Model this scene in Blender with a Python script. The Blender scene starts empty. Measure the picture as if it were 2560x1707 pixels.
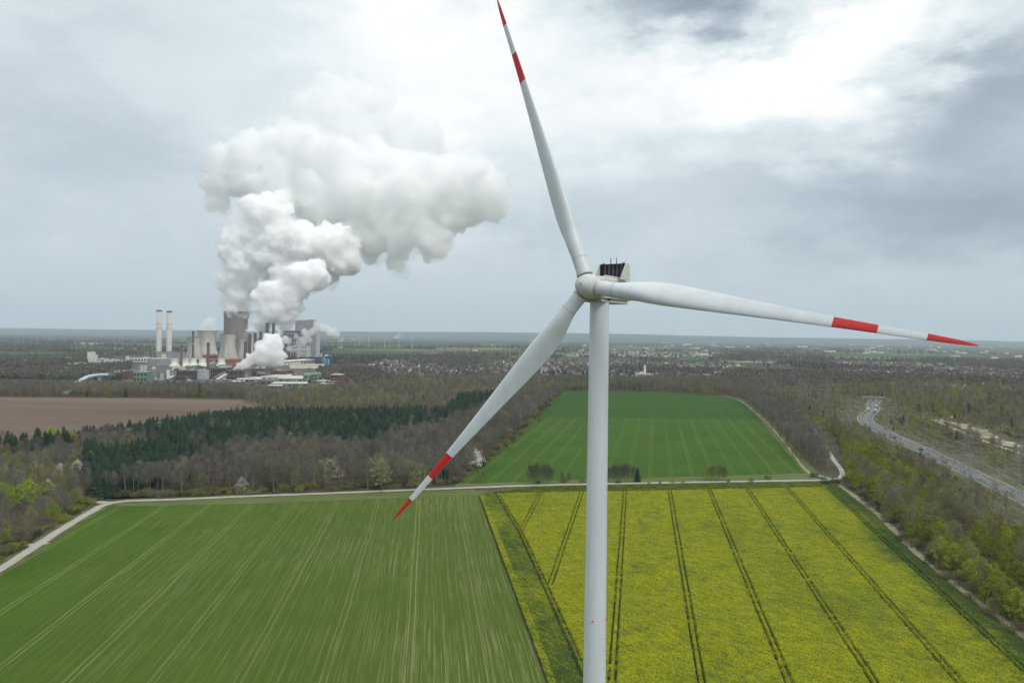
import bpy, bmesh, math, random
import numpy as np
from mathutils import Vector, Matrix
RB=0
R = math.radians
random.seed(7)
rs = np.random.RandomState(11)
S = bpy.context.scene
COL = S.collection

# ------------------------------------------------------------------ camera
CW, CH, F = 2560.0, 1707.0, 1850.0
CAM_Z = 100.0
PITCH = math.atan((CH / 2 - 838.0) / F)
ROLL = R(0.72)
fwd = Vector((0, math.cos(PITCH), -math.sin(PITCH)))
upv = Vector((0, math.sin(PITCH), math.cos(PITCH)))
rgt = Vector((1, 0, 0))
R2 = rgt * math.cos(ROLL) + upv * math.sin(ROLL)
U2 = -rgt * math.sin(ROLL) + upv * math.cos(ROLL)
cam = bpy.data.cameras.new('camera')
cam.sensor_width = 36.0
cam.lens = 36.0 * F / CW
cam.clip_start = 1.0
cam.clip_end = 90000.0
camo = bpy.data.objects.new('camera', cam)
COL.objects.link(camo)
M = Matrix.Identity(4)
for i, v in enumerate((R2, U2, -fwd)):
    for j in range(3):
        M[j][i] = v[j]
camo.matrix_world = Matrix.Translation((0, 0, CAM_Z)) @ M
S.camera = camo

def ray(px, py):
    return fwd + R2 * ((px - CW / 2) / F) - U2 * ((py - CH / 2) / F)
def G(px, py, z=0.0):            # pixel of the photograph -> point on the plane at height z
    d = ray(px, py)
    t = (z - CAM_Z) / d.z
    return Vector((d.x * t, d.y * t, z))
K = 1.0884
def D(x, y, z=0.0):
    return G(x * K, y * K, z)
def AT(px, py, depth):           # point on the pixel's ray at forward depth
    d = ray(px, py)
    return Vector((0, 0, CAM_Z)) + d * (depth / d.y)

# ------------------------------------------------------------------ light and sky
SUN_EL, SUN_AZ = R(46), R(138)     # azimuth from +Y towards +X
sl = bpy.data.lights.new('sun', 'SUN')
sl.energy = 1.5
sl.angle = R(18)
sl.color = (1.0, 0.965, 0.91)
so = bpy.data.objects.new('sun', sl)
COL.objects.link(so)
sd = Vector((math.sin(SUN_AZ) * math.cos(SUN_EL), math.cos(SUN_AZ) * math.cos(SUN_EL), math.sin(SUN_EL)))
so.rotation_euler = sd.to_track_quat('Z', 'Y').to_euler()
so.location = sd * 500

S.view_settings.view_transform = 'Standard'
S.view_settings.look = 'None'
S.view_settings.exposure = 0.0
S.view_settings.gamma = 1.0
S.view_settings.use_curve_mapping = False
S.render.engine = 'CYCLES'
cy = S.cycles
cy.use_denoising = True
cy.max_bounces = 80
cy.diffuse_bounces = 3
cy.glossy_bounces = 2
cy.transmission_bounces = 4
cy.transparent_max_bounces = 16
cy.volume_bounces = 72
cy.use_adaptive_sampling = True
cy.adaptive_threshold = 0.02

class NT:
    """small helper to write node trees as expressions"""
    def __init__(s, tree):
        s.t = tree; s.n = tree.nodes; s.l = tree.links
    def sock(s, dst, v):
        if v is None: return
        if hasattr(v, 'node'): s.l.new(v, dst)
        else:
            try: dst.default_value = v
            except Exception:
                dst.default_value = (*v, 1.0) if len(v) == 3 else v
    def m(s, op, a, b=None, c=None, clamp=False):
        n = s.n.new('ShaderNodeMath'); n.operation = op; n.use_clamp = clamp
        s.sock(n.inputs[0], a); s.sock(n.inputs[1], b); s.sock(n.inputs[2], c)
        return n.outputs[0]
    def vm(s, op, a, b=None):
        n = s.n.new('ShaderNodeVectorMath'); n.operation = op
        s.sock(n.inputs[0], a); s.sock(n.inputs[1], b)
        return n.outputs[0]
    def comb(s, x, y, z=0.0):
        n = s.n.new('ShaderNodeCombineXYZ')
        s.sock(n.inputs[0], x); s.sock(n.inputs[1], y); s.sock(n.inputs[2], z)
        return n.outputs[0]
    def sep(s, v):
        n = s.n.new('ShaderNodeSeparateXYZ'); s.sock(n.inputs[0], v)
        return n.outputs
    def noise(s, vec, scale, detail=4, rough=0.55, dist=0.0, color=False):
        n = s.n.new('ShaderNodeTexNoise'); s.sock(n.inputs['Vector'], vec)
        n.inputs['Scale'].default_value = scale; n.inputs['Detail'].default_value = detail
        n.inputs['Roughness'].default_value = rough; n.inputs['Distortion'].default_value = dist
        return n.outputs['Color' if color else 'Fac']
    def ramp(s, fac, stops, interp='LINEAR'):
        n = s.n.new('ShaderNodeValToRGB'); s.sock(n.inputs[0], fac)
        cr = n.color_ramp; cr.interpolation = interp
        while len(cr.elements) < len(stops): cr.elements.new(0.5)
        for e, (p, c) in zip(cr.elements, stops):
            e.position = p; e.color = (*c, 1) if len(c) == 3 else c
        return n.outputs[0]
    def mix(s, fac, a, b, mode='MIX'):
        n = s.n.new('ShaderNodeMix'); n.data_type = 'RGBA'; n.blend_type = mode
        s.sock(n.inputs[0], fac); s.sock(n.inputs[6], a if hasattr(a, 'node') else (*a[:3], 1)); s.sock(n.inputs[7], b if hasattr(b, 'node') else (*b[:3], 1))
        return n.outputs[2]
    def mr(s, v, a, b, c=0.0, d=1.0):
        n = s.n.new('ShaderNodeMapRange'); s.sock(n.inputs[0], v)
        for i, x in enumerate((a, b, c, d)): n.inputs[i + 1].default_value = x
        return n.outputs[0]
    def pos(s):
        return s.n.new('ShaderNodeNewGeometry').outputs['Position']
    def obj(s):
        return s.n.new('ShaderNodeTexCoord').outputs['Object']
    def attr(s, name, out='Fac'):
        n = s.n.new('ShaderNodeAttribute'); n.attribute_name = name
        return n.outputs[out]

# sky: Nishita daylight under a painted-by-noise cloud deck, everything by direction
W = bpy.data.worlds.new('World'); S.world = W; W.use_nodes = True
W.node_tree.nodes.clear()
w = NT(W.node_tree)
tc = w.n.new('ShaderNodeTexCoord').outputs['Generated']
sx, sy, sz = w.sep(tc)
az = w.m('ARCTAN2', sx, sy)
el = w.m('ARCSINE', sz)
def dirang(x, y):                 # display pixel -> azimuth, elevation
    d = ray(x * K, y * K).normalized()
    return math.atan2(d.x, d.y), math.asin(d.z)
nz = w.vm('MULTIPLY', tc, (1.0, 1.0, 2.2))
wp = w.noise(nz, 3.2, 5, 0.6, 0.0, True)
wx, wy, wz = w.sep(wp)
wpf = w.noise(nz, 8.0, 7, 0.62, 0.0, True)
fx, fy, fz = w.sep(wpf)
azw = w.m('ADD', w.m('ADD', az, w.m('MULTIPLY', w.m('SUBTRACT', wx, .5), .34)), w.m('MULTIPLY', w.m('SUBTRACT', fx, .5), .20))
elw = w.m('ADD', w.m('ADD', el, w.m('MULTIPLY', w.m('SUBTRACT', wy, .5), .22)), w.m('MULTIPLY', w.m('SUBTRACT', fy, .5), .15))
def blob(x, y, rx, ry, amp):
    a0, e0 = dirang(x, y)
    ax = rx * K / F; ay = ry * K / F
    u = w.m('MULTIPLY', w.m('SUBTRACT', azw, a0), 1 / ax)
    v = w.m('MULTIPLY', w.m('SUBTRACT', elw, e0), 1 / ay)
    q = w.m('ADD', w.m('MULTIPLY', u, u), w.m('MULTIPLY', v, v))
    return w.m('MULTIPLY', w.m('EXPONENT', w.m('MULTIPLY', q, -1.0)), amp)
BLOBS = [
 # x, y, rx, ry, amplitude (display pixels; + bright, - dark)
 (1000, 60, 360, 300, .52), (820, 330, 300, 160, .22), (1700, 210, 380, 120, .62), (1950, 60, 260, 160, .38), (2250, 40, 200, 90, .25),
 (1540, -5, 270, 95, -.85), (1280, 330, 200, 120, .05), (900, 420, 260, 140, .22),
 (2270, 300, 200, 170, -.34), (2200, 520, 260, 90, -.40), (1950, 470, 200, 80, -.24), (2330, 160, 150, 80, -.40),
 (150, 380, 330, 190, -.10), (60, 40, 300, 120, .12), (1150, 560, 200, 60, -.12), (1650, 420, 230, 60, -.06),
 (1600, 690, 260, 50, .04), (150, 690, 420, 60, .06), (1480, 520, 260, 120, -.05), (1300, 720, 900, 30, -.03),
]
val = 0.50
for b in BLOBS:
    val = w.m('ADD', blob(*b), val)
# zenith and sun side of the deck brighter
sdot = w.n.new('ShaderNodeVectorMath'); sdot.operation = 'DOT_PRODUCT'
w.sock(sdot.inputs[0], tc); sdot.inputs[1].default_value = sd
glow = w.mr(sdot.outputs['Value'], 0.6, 1.0)
val = w.m('ADD', val, w.m('MULTIPLY', glow, .10))
val = w.m('ADD', val, w.m('MULTIPLY', w.mr(el, .36, 1.0), .75))
streak = w.noise(w.vm('MULTIPLY', tc, (1.0, 1.0, 3.2)), 5.0, 7, 0.62, 0.6)
val = w.m('ADD', val, w.m('MULTIPLY', w.m('SUBTRACT', streak, .5), .18))
val = w.m('ADD', val, w.m('MULTIPLY', w.m('SUBTRACT', w.noise(nz, 7.0, 8, 0.64, 0.5), .5), .34))
cloud = w.ramp(w.mr(val, -0.1, 1.3), [
    (0.0, (3.0, 3.6, 4.3)), (0.18, (4.2, 4.95, 5.6)), (0.36, (5.8, 6.6, 7.2)), (0.48, (7.4, 8.1, 8.5)),
    (0.64, (8.5, 9.3, 9.6)), (0.8, (10.6, 10.8, 10.8)), (1.0, (14.0, 14.0, 13.8))])
# warm pale strip above the horizon
hz = w.m('MULTIPLY', w.mr(el, .14, .02), .45)
cloud = w.mix(hz, cloud, (6.1, 6.5, 6.5))
sky = w.n.new('ShaderNodeTexSky'); sky.sky_type = 'NISHITA'; sky.sun_disc = False
sky.sun_elevation = SUN_EL; sky.sun_rotation = SUN_AZ
final = w.mix(0.94, sky.outputs[0], cloud)
bg = w.n.new('ShaderNodeBackground'); bg.inputs[1].default_value = 0.1
w.l.new(final, bg.inputs[0])
wo = w.n.new('ShaderNodeOutputWorld'); w.l.new(bg.outputs[0], wo.inputs[0])

# ------------------------------------------------------------------ helpers
def link(o, parent=None):
    COL.objects.link(o)
    if parent is not None: o.parent = parent
    return o
def tag(o, label=None, cat=None, group=None, kind=None):
    if label: o['label'] = label
    if cat: o['category'] = cat
    if group: o['group'] = group
    if kind: o['kind'] = kind
    return o
def empty(name, loc, rz=0.0, parent=None):
    o = bpy.data.objects.new(name, None); o.location = loc; o.rotation_euler = (0, 0, rz)
    o.empty_display_size = 1
    return link(o, parent)

class MB:
    """collects geometry for ONE mesh"""
    def __init__(s): s.v = []; s.f = []; s.mi = []; s.sm = []
    def add(s, vs, fs, mi=0, smooth=False):
        b = len(s.v); s.v += [tuple(p) for p in vs]
        for f in fs:
            s.f.append(tuple(b + i for i in f)); s.mi.append(mi); s.sm.append(smooth)
        return s
    def box(s, c, d, mi=0, rz=0.0):
        cx, cyy, cz = c; dx, dy, dz = d[0] / 2, d[1] / 2, d[2] / 2
        ca, sa = math.cos(rz), math.sin(rz)
        vs = []
        for z in (-dz, dz):
            for (x, y) in ((-dx, -dy), (dx, -dy), (dx, dy), (-dx, dy)):
                vs.append((cx + x * ca - y * sa, cyy + x * sa + y * ca, cz + z))
        return s.add(vs, [(3, 2, 1, 0), (4, 5, 6, 7), (0, 1, 5, 4), (1, 2, 6, 5), (2, 3, 7, 6), (3, 0, 4, 7)], mi)
    def tube(s, p0, p1, r0, r1, n=6, mi=0, caps=True, smooth=True):
        p0, p1 = Vector(p0), Vector(p1); d = (p1 - p0)
        if d.length < 1e-6: return s
        d.normalize()
        a = d.orthogonal().normalized(); b = d.cross(a)
        vs = []
        for p, r in ((p0, r0), (p1, r1)):
            for i in range(n):
                t = 2 * math.pi * i / n
                vs.append(p + (a * math.cos(t) + b * math.sin(t)) * r)
        fs = [(i, (i + 1) % n, n + (i + 1) % n, n + i) for i in range(n)]
        s.add(vs, fs, mi, smooth)
        if caps:
            s.add(vs[:n], [tuple(range(n))[::-1]], mi); s.add(vs[n:], [tuple(range(n))], mi)
        return s
    def lathe(s, prof, n=32, mi=0, c=(0, 0), caps=False, smooth=True):
        vs = []
        for (r, z) in prof:
            for i in range(n):
                t = 2 * math.pi * i / n
                vs.append((c[0] + r * math.cos(t), c[1] + r * math.sin(t), z))
        fs = []
        for k in range(len(prof) - 1):
            for i in range(n):
                j = (i + 1) % n
                fs.append((k * n + i, k * n + j, (k + 1) * n + j, (k + 1) * n + i))
        s.add(vs, fs, mi, smooth)
        if caps:
            s.add(vs[-n:], [tuple(range(n))], mi)
        return s
    def build(s, name, mats, parent=None, loc=None):
        me = bpy.data.meshes.new(name)
        me.from_pydata(s.v, [], s.f)
        for m_ in (mats if isinstance(mats, (list, tuple)) else [mats]): me.materials.append(m_)
        me.polygons.foreach_set('material_index', s.mi)
        me.polygons.foreach_set('use_smooth', s.sm)
        me.update()
        o = bpy.data.objects.new(name, me)
        if loc is not None: o.location = loc
        return link(o, parent)

def np_mesh(name, verts, faces, mats, smooth=False, parent=None):
    """verts (n,3) array, faces (m,k) array"""
    me = bpy.data.meshes.new(name)
    verts = np.asarray(verts, dtype=np.float32); faces = np.asarray(faces, dtype=np.int32)
    k = faces.shape[1]
    me.vertices.add(len(verts)); me.vertices.foreach_set('co', verts.ravel())
    me.loops.add(faces.size); me.loops.foreach_set('vertex_index', faces.ravel())
    me.polygons.add(len(faces)); me.polygons.foreach_set('loop_start', np.arange(0, faces.size, k, dtype=np.int32))
    try: me.polygons.foreach_set('loop_total', np.full(len(faces), k, dtype=np.int32))
    except Exception: pass
    me.polygons.foreach_set('use_smooth', np.full(len(faces), smooth))
    for m_ in (mats if isinstance(mats, (list, tuple)) else [mats]): me.materials.append(m_)
    me.update(calc_edges=True)
    o = bpy.data.objects.new(name, me)
    return link(o, parent)

def material(name):
    m_ = bpy.data.materials.new(name); m_.use_nodes = True
    m_.node_tree.nodes.clear()
    t = NT(m_.node_tree)
    out = t.n.new('ShaderNodeOutputMaterial')
    return m_, t, out
def pbr(name, col, rough=0.8, var=0.12, scale=0.3, spec=0.3, col2=None, bump=0.0, coords='obj', detail=5, stretch=None, metal=0.0):
    m_, t, out = material(name)
    p = t.obj() if coords == 'obj' else t.pos()
    if stretch: p = t.vm('MULTIPLY', p, stretch)
    n = t.noise(p, scale, detail, 0.6)
    c2 = col2 if col2 else tuple(min(1, c * (1 - var * 1.6)) for c in col)
    c1 = tuple(min(1, c * (1 + var)) for c in col)
    c = t.ramp(n, [(0.32, c2), (0.68, c1)])
    b = t.n.new('ShaderNodeBsdfPrincipled')
    t.sock(b.inputs['Base Color'], c); b.inputs['Roughness'].default_value = rough
    b.inputs['Specular IOR Level'].default_value = spec; b.inputs['Metallic'].default_value = metal
    if bump > 0:
        bn = t.n.new('ShaderNodeBump'); bn.inputs['Strength'].default_value = bump
        t.l.new(t.noise(p, scale * 5, 4), bn.inputs['Height']); t.l.new(bn.outputs[0], b.inputs['Normal'])
    t.l.new(b.outputs[0], out.inputs[0])
    return m_
HAZE = 4.2e-5
# ------------------------------------------------------------------ geometry tools on the ground
def pip(poly, X, Y):
    """points in polygon, numpy"""
    p = np.array([(q[0], q[1]) for q in poly]); n = len(p)
    inside = np.zeros(len(X), bool); j = n - 1
    for i in range(n):
        xi, yi = p[i]; xj, yj = p[j]
        c = ((yi > Y) != (yj > Y)) & (X < (xj - xi) * (Y - yi) / ((yj - yi) if yj != yi else 1e-9) + xi)
        inside ^= c; j = i
    return inside
def sheet(name, poly, z, mat, label=None, kind='structure'):
    from mathutils.geometry import tessellate_polygon
    pts = [Vector((p[0], p[1], z)) for p in poly]
    tris = tessellate_polygon([pts])
    fixed = []
    for t in tris:
        a, b, c = (pts[i] for i in t)
        fixed.append(t if (b - a).cross(c - a).z > 0 else t[::-1])
    o = MB().add(pts, fixed).build(name, mat)
    return tag(o, label, kind=kind)
def smooth_line(pts, step=8.0):
    pts = [Vector((p[0], p[1], 0)) for p in pts]
    q = [pts[0] * 2 - pts[1]] + pts + [pts[-1] * 2 - pts[-2]]
    out = []
    for i in range(1, len(q) - 2):
        n = max(1, int((q[i + 1] - q[i]).length / step))
        for k in range(n):
            t = k / n
            out.append(0.5 * ((2 * q[i]) + (q[i + 1] - q[i - 1]) * t + (2 * q[i - 1] - 5 * q[i] + 4 * q[i + 1] - q[i + 2]) * t * t + (3 * q[i] - q[i - 1] - 3 * q[i + 1] + q[i + 2]) * t ** 3))
    out.append(pts[-1])
    return out
def ribbon(name, pts, width, z, mat, label=None, off=0.0, kind='structure', ragged=0.0, dash=None, parent=None):
    L = smooth_line(pts, 6.0 if not dash else 3.0); mb = MB(); vs = []; acc = 0
    for i, p in enumerate(L):
        d = (L[min(i + 1, len(L) - 1)] - L[max(i - 1, 0)]).normalized(); nrm = Vector((-d.y, d.x, 0))
        w1 = width / 2 * (1 + random.uniform(-ragged, ragged)); w2 = width / 2 * (1 + random.uniform(-ragged, ragged))
        vs += [p + nrm * (off - w1) + Vector((0, 0, z)), p + nrm * (off + w2) + Vector((0, 0, z))]
    fs = []
    for i in range(len(L) - 1):
        if dash:
            acc += (L[i + 1] - L[i]).length
            if (acc % (dash[0] + dash[1])) > dash[0]: continue
        fs.append((2 * i, 2 * i + 2, 2 * i + 3, 2 * i + 1))
    mb.add(vs, fs); o = mb.build(name, mat, parent)
    return tag(o, label, kind=kind) if parent is None else o

# ------------------------------------------------------------------ materials of the land
def ground_mat():
    m_, t, out = material('open_land')
    p = t.pos(); x, y, z = t.sep(p)
    d = t.m('SQRT', t.m('ADD', t.m('MULTIPLY', x, x), t.m('MULTIPLY', y, y)))
    near = t.ramp(t.noise(p, .02, 8, .65), [(.3, (.045, .047, .028)), (.5, (.075, .072, .045)), (.66, (.11, .10, .068)), (.8, (.16, .15, .10))])
    # patchwork of fields and woods far away
    def cells(sc, off):
        v = t.n.new('ShaderNodeTexVoronoi'); v.feature = 'F1'; v.voronoi_dimensions = '2D'
        q = t.vm('ADD', t.vm('MULTIPLY', p, (1.0, .55, 1.0)), t.vm('MULTIPLY', t.noise(p, .002, 3, .5, 0, True), (240., 240., 0.)))
        t.l.new(t.vm('ADD', q, (off, off * .3, 0)), v.inputs['Vector']); v.inputs['Scale'].default_value = sc
        return t.sep(v.outputs['Color'])[0]
    c1 = t.ramp(cells(.0022, 0.), [(0., (.040, .050, .035)), (.30, (.050, .062, .036)), (.38, (.055, .10, .035)), (.52, (.075, .12, .04)), (.60, (.12, .10, .075)), (.70, (.052, .055, .042)), (.88, (.10, .125, .05)), (.96, (.17, .15, .10))], 'CONSTANT')
    fine = t.ramp(t.noise(t.vm('MULTIPLY', p, (1., .35, 1.)), .006, 8, .7), [(.40, (.035, .042, .036)), (.56, (.075, .085, .05)), (.72, (.14, .14, .11))])
    far = t.mix(t.ramp(t.noise(p, .0011, 4, .6), [(.42, (0, 0, 0)), (.58, (1, 1, 1))]), c1, fine)
    tiny = t.ramp(t.noise(t.vm('MULTIPLY', p, (1., .25, 1.)), .011, 3, .5), [(.70, (0, 0, 0)), (.73, (1, 1, 1))])
    towns = t.ramp(t.noise(p, .0004, 3, .6), [(.50, (0, 0, 0)), (.62, (1, 1, 1))])
    far = t.mix(t.m('MULTIPLY', t.m('MULTIPLY', tiny, towns), t.mr(d, 3500, 6000)), far, (.42, .42, .40))
    woods = t.m('MULTIPLY', t.mr(d, 4200, 5200), t.mr(d, 14500, 12500))
    far = t.mix(t.m('MULTIPLY', woods, .45), far, (.030, .036, .038))
    c = t.mix(t.mr(d, 1300, 2000), near, far)
    b = t.n.new('ShaderNodeBsdfPrincipled'); t.sock(b.inputs['Base Color'], c); b.inputs['Roughness'].default_value = .95
    b.inputs['Specular IOR Level'].default_value = .1
    t.l.new(b.outputs[0], out.inputs[0])
    return m_
def crop_mat(name, ang, green, dark, pale, spacing, off, line_amt, streak_amt, blot=None, grad=None):
    """young grain: drilling streaks and wheel tracks along the bearing ang"""
    m_, t, out = material(name)
    p = t.pos(); x, y, z = t.sep(p)
    ca, sa = math.cos(ang), math.sin(ang)
    wob = t.m('MULTIPLY', t.m('SUBTRACT', t.noise(p, .012, 2, .5), .5), 2.2)
    u = t.m('ADD', t.m('SUBTRACT', t.m('MULTIPLY', x, ca), t.m('MULTIPLY', y, sa)), wob)
    v = t.m('ADD', t.m('MULTIPLY', x, sa), t.m('MULTIPLY', y, ca))
    base = t.mix(t.ramp(t.noise(p, .018, 6, .6), [(.35, (0, 0, 0)), (.65, (1, 1, 1))]), dark, green)
    sp = t.comb(u, t.m('MULTIPLY', v, .008))
    st1 = t.ramp(t.noise(sp, 2.4, 3, .75), [(.54, (0, 0, 0)), (.68, (1, 1, 1))])
    st2 = t.ramp(t.noise(t.comb(u, t.m('MULTIPLY', v, .004)), .35, 3, .6), [(.40, (.25, .25, .25)), (.66, (1, 1, 1))])
    amt = t.mr(t.noise(p, .008, 3, .6), .36, .60, .25, 1.0)
    if grad:
        gm_ = t.mr(u, grad[0], grad[1])
        amt = t.m('MULTIPLY', amt, t.mr(gm_, 0, 1, .25, 1.35)); base = t.mix(gm_, base, grad[2])
    strk = t.m('MULTIPLY', t.m('MULTIPLY', t.m('MULTIPLY', st1, st2), amt), streak_amt)
    c = t.mix(strk, base, pale)
    # bare seed rows: thin broken pale lines
    w1 = t.noise(t.comb(u, t.m('MULTIPLY', v, .002)), 1.15, 3, .7)
    ln = t.ramp(t.m('ABSOLUTE', t.m('SUBTRACT', w1, .5)), [(.0, (1, 1, 1)), (.03, (0, 0, 0))])
    brk = t.ramp(t.noise(t.comb(u, t.m('MULTIPLY', v, .04)), 1.2, 2, .5), [(.42, (0, 0, 0)), (.6, (1, 1, 1))])
    c = t.mix(t.m('MULTIPLY', t.m('MULTIPLY', ln, brk), t.m('MULTIPLY', amt, streak_amt)), c, pale)
    dr_ = t.m('PINGPONG', t.m('ADD', u, t.m('MULTIPLY', t.noise(p, .05, 2, .5), .8)), 1.6)
    dl = t.m('MULTIPLY', t.ramp(dr_, [(.10, (1, 1, 1)), (.34, (0, 0, 0))]), t.mr(t.noise(t.comb(u, t.m('MULTIPLY', v, .03)), .9, 4, .7), .42, .62))
    c = t.mix(t.m('MULTIPLY', t.m('MULTIPLY', dl, amt), streak_amt * .62), c, pale)
    # wheel tracks in pairs
    q = t.m('PINGPONG', t.m('ADD', u, off), spacing / 2)
    e = t.m('ABSOLUTE', t.m('SUBTRACT', q, .95))
    wn = t.noise(t.comb(u, t.m('MULTIPLY', v, .05)), 1.0, 3, .6)
    tr = t.m('MULTIPLY', t.ramp(e, [(.15, (1, 1, 1)), (.30, (0, 0, 0))]), t.mr(wn, .30, .55, .25, 1.0))
    cell = t.n.new('ShaderNodeTexWhiteNoise'); cell.noise_dimensions = '1D'
    t.l.new(t.m('FLOOR', t.m('MULTIPLY', t.m('ADD', u, off + spacing / 2), 1 / spacing)), cell.inputs[1])
    tr = t.m('MULTIPLY', tr, t.mr(cell.outputs[0], 0, 1, .45, 1.0))
    c = t.mix(t.m('MULTIPLY', tr, line_amt), c, pale)
    grain = t.noise(p, 1.6, 5, .7)
    c = t.mix(t.mr(grain, .3, .7, .0, .28), c, (.02, .05, .01))
    b = t.n.new('ShaderNodeBsdfPrincipled'); t.sock(b.inputs['Base Color'], c); b.inputs['Roughness'].default_value = .9
    b.inputs['Specular IOR Level'].default_value = .03
    t.l.new(b.outputs[0], out.inputs[0])
    return m_
M_ground = ground_mat()
A_L, A_R, A_F = R(-6.4), R(9.8), R(11.0)
M_wheat_l = crop_mat('young_wheat_left', A_L, (.064, .124, .012), (.049, .097, .011), (.28, .265, .13), 24.0, 5.0, .85, .70, grad=(-170., 10., (.074, .112, .018)))
M_wheat_f = crop_mat('young_wheat_far', A_F, (.053, .116, .015), (.044, .096, .013), (.22, .20, .11), 15.2, 3.0, .75, .22)
M_wheat_b = crop_mat('young_wheat_back', A_F, (.042, .098, .018), (.036, .084, .016), (.12, .13, .08), 30.0, 3.0, .35, .10)
M_brown = pbr('ploughed_soil', (.150, .110, .082), .95, .15, .004, .1, (.105, .078, .060), coords='pos', stretch=(.25, 1.6, 1), detail=8)
M_gravel = pbr('pale_gravel', (.38, .36, .32), .95, .1, .25, .1, (.33, .31, .27), coords='pos', detail=8)
M_wornp = pbr('worn_track', (.30, .28, .22), .95, .2, .2, .1, (.17, .165, .11), coords='pos', detail=8)
M_verge = pbr('rough_verge', (.12, .125, .055), .95, .2, .09, .1, (.055, .075, .028), coords='pos', detail=8)
M_headland = pbr('worn_headland', (.115, .125, .055), .95, .2, .05, .1, (.075, .12, .030), coords='pos', detail=9, stretch=(.35, 2.2, 1))
M_floor = pbr('forest_floor', (.085, .066, .048), .98, .25, .09, .05, (.035, .034, .022), coords='pos', detail=8)
M_scrub = pbr('scrub_floor', (.12, .105, .062), .98, .25, .035, .05, (.058, .064, .034), coords='pos', detail=9)
M_asphalt = pbr('asphalt', (.115, .115, .12), .85, .1, .05, .25, (.085, .085, .09), coords='pos')
M_paint = pbr('road_paint', (.55, .55, .53), .7, .08, .4, .3, coords='pos')
M_sand = pbr('bare_sand', (.46, .41, .30), .95, .15, .03, .1, (.30, .27, .18), coords='pos', detail=9)
M_hill = pbr('far_hills', (.045, .055, .055), .95, .3, .0006, .05, (.03, .036, .038), coords='pos', detail=8)

# ground: one sheet to the horizon
tag(MB().add([(-34000, -600, 0), (34000, -600, 0), (34000, 42000, 0), (-34000, 42000, 0)], [(0, 1, 2, 3)]).build('ground', M_ground), kind='structure')
# low hills along the horizon
def hills():
    nx, ny = 240, 10; V = []
    hx = np.linspace(-24000, 24000, nx)
    r_ = np.random.RandomState(5)
    prof = np.zeros(nx)
    for k in range(1, 9): prof += np.sin(hx / 24000 * math.pi * k * 1.3 + r_.uniform(0, 6.3)) / k ** 1.1
    prof = (prof - prof.min()) / (prof.max() - prof.min())
    pxs = hx / 22500 * F + CW / 2                        # about where it shows
    top = np.interp(pxs, [0, 400, 900, 1250, 1500, 1900, 2560], [132, 128, 160, 190, 185, 140, 128]) - 14 + prof * 26 
    for j in range(ny):
        s_ = j / (ny - 1); yy = 16500 + 9000 * s_
        hgt = math.sin(min(1, s_ * 1.25) * math.pi / 2) ** 1.5
        for i in range(nx): V.append((hx[i] * (yy / 22500), yy + 500 * math.sin(i * .13), top[i] * hgt - 2))
    Fc = [(j * nx + i, j * nx + i + 1, (j + 1) * nx + i + 1, (j + 1) * nx + i) for j in range(ny - 1) for i in range(nx - 1)]
    tag(np_mesh('hills', V, Fc, M_hill, True), kind='structure')
hills()

# ------------------------------------------------------------------ fields and tracks
P_wheat_l = [D(250, 1157), D(560, 1147), D(1096, 1131), D(1258, 1575), D(1258, 1575) + Vector((20, -180, 0)), D(-900, 1600) + Vector((0, -80, 0)), D(-900, 1760), D(-300, 1480), D(0, 1313), D(120, 1245)]
sheet('wheat_field', P_wheat_l, .06, M_wheat_l, 'bright green young wheat with pale seed rows left of the rapeseed')
sheet('field_margin', [D(235, 1156), D(500, 1146), D(1090, 1124), D(1100, 1136), D(560, 1157), D(300, 1163)], .10, M_headland)
P_far = [D(1048, 1113), D(1400, 1101), D(1852, 1089), D(1800, 1030), D(1745, 962), D(1236, 957), D(1150, 1032)]
P_back = [D(1236, 957.3), D(1745, 962.3), D(1715, 930), D(1680, 914), D(1620, 906), D(1500, 899), D(1286, 898)]
sheet('wheat_field', P_far, .06, M_wheat_f, 'green wheat field with paired wheel tracks beyond the gravel track')
sheet('wheat_field', P_back, .06, M_wheat_b, 'darker green back half of the wheat field before the woods')
sheet('field_margin', [D(1040, 1122), D(1400, 1110), D(1880, 1101), D(1880, 1088), D(1852, 1087), D(1400, 1100), D(1048, 1111)], .10, M_headland)
sheet('field_margin', [D(1852, 1090), D(1890, 1096), D(1830, 1035), D(1772, 965), D(1725, 925), D(1690, 910), D(1710, 928), D(1745, 962), D(1800, 1030)], .09, M_headland)
sheet('ploughed_field', [G(-900, 1000), G(0, 993), G(330, 995), G(700, 1001), G(790, 1012), G(640, 1060), G(300, 1100), G(0, 1120), G(-900, 1170)], .06, M_brown, 'bare brown ploughed field between the conifers and the plant')
TRACK = [(-420, 1560), (-200, 1430), (0, 1307), (70, 1262), (150, 1210), (215, 1172), (238, 1160), (285, 1151), (400, 1147), (560, 1140), (800, 1131), (1050, 1121), (1250, 1114), (1500, 1109), (1700, 1105.5), (1890, 1102.5)]
ribbon('track', [D(*p) for p in TRACK], 4.6, .16, M_gravel, ragged=.10)
ribbon('track_verge', [D(*p) for p in TRACK], 9.5, .12, M_verge, ragged=.2)
ribbon('track', [D(222, 1152), D(236, 1154), D(262, 1155)], 6, .155, M_gravel, ragged=.2)
ribbon('track', [D(60, 1250), D(85, 1252), D(105, 1246)], 5, .155, M_gravel, ragged=.2)
ribbon('track', [D(1885, 1102.8), D(1915, 1101), D(1934, 1093), D(1932, 1078), D(1918, 1060), D(1905, 1040), D(1880, 1000), D(1862, 975)], 3.6, .17, M_gravel, ragged=.1)
ribbon('track', [D(1886, 1095), D(1850, 1078), D(1812, 1030), D(1775, 985), D(1745, 955), D(1715, 930), D(1690, 916), D(1660, 908)], 2.2, .15, M_wornp, ragged=.35)
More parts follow.
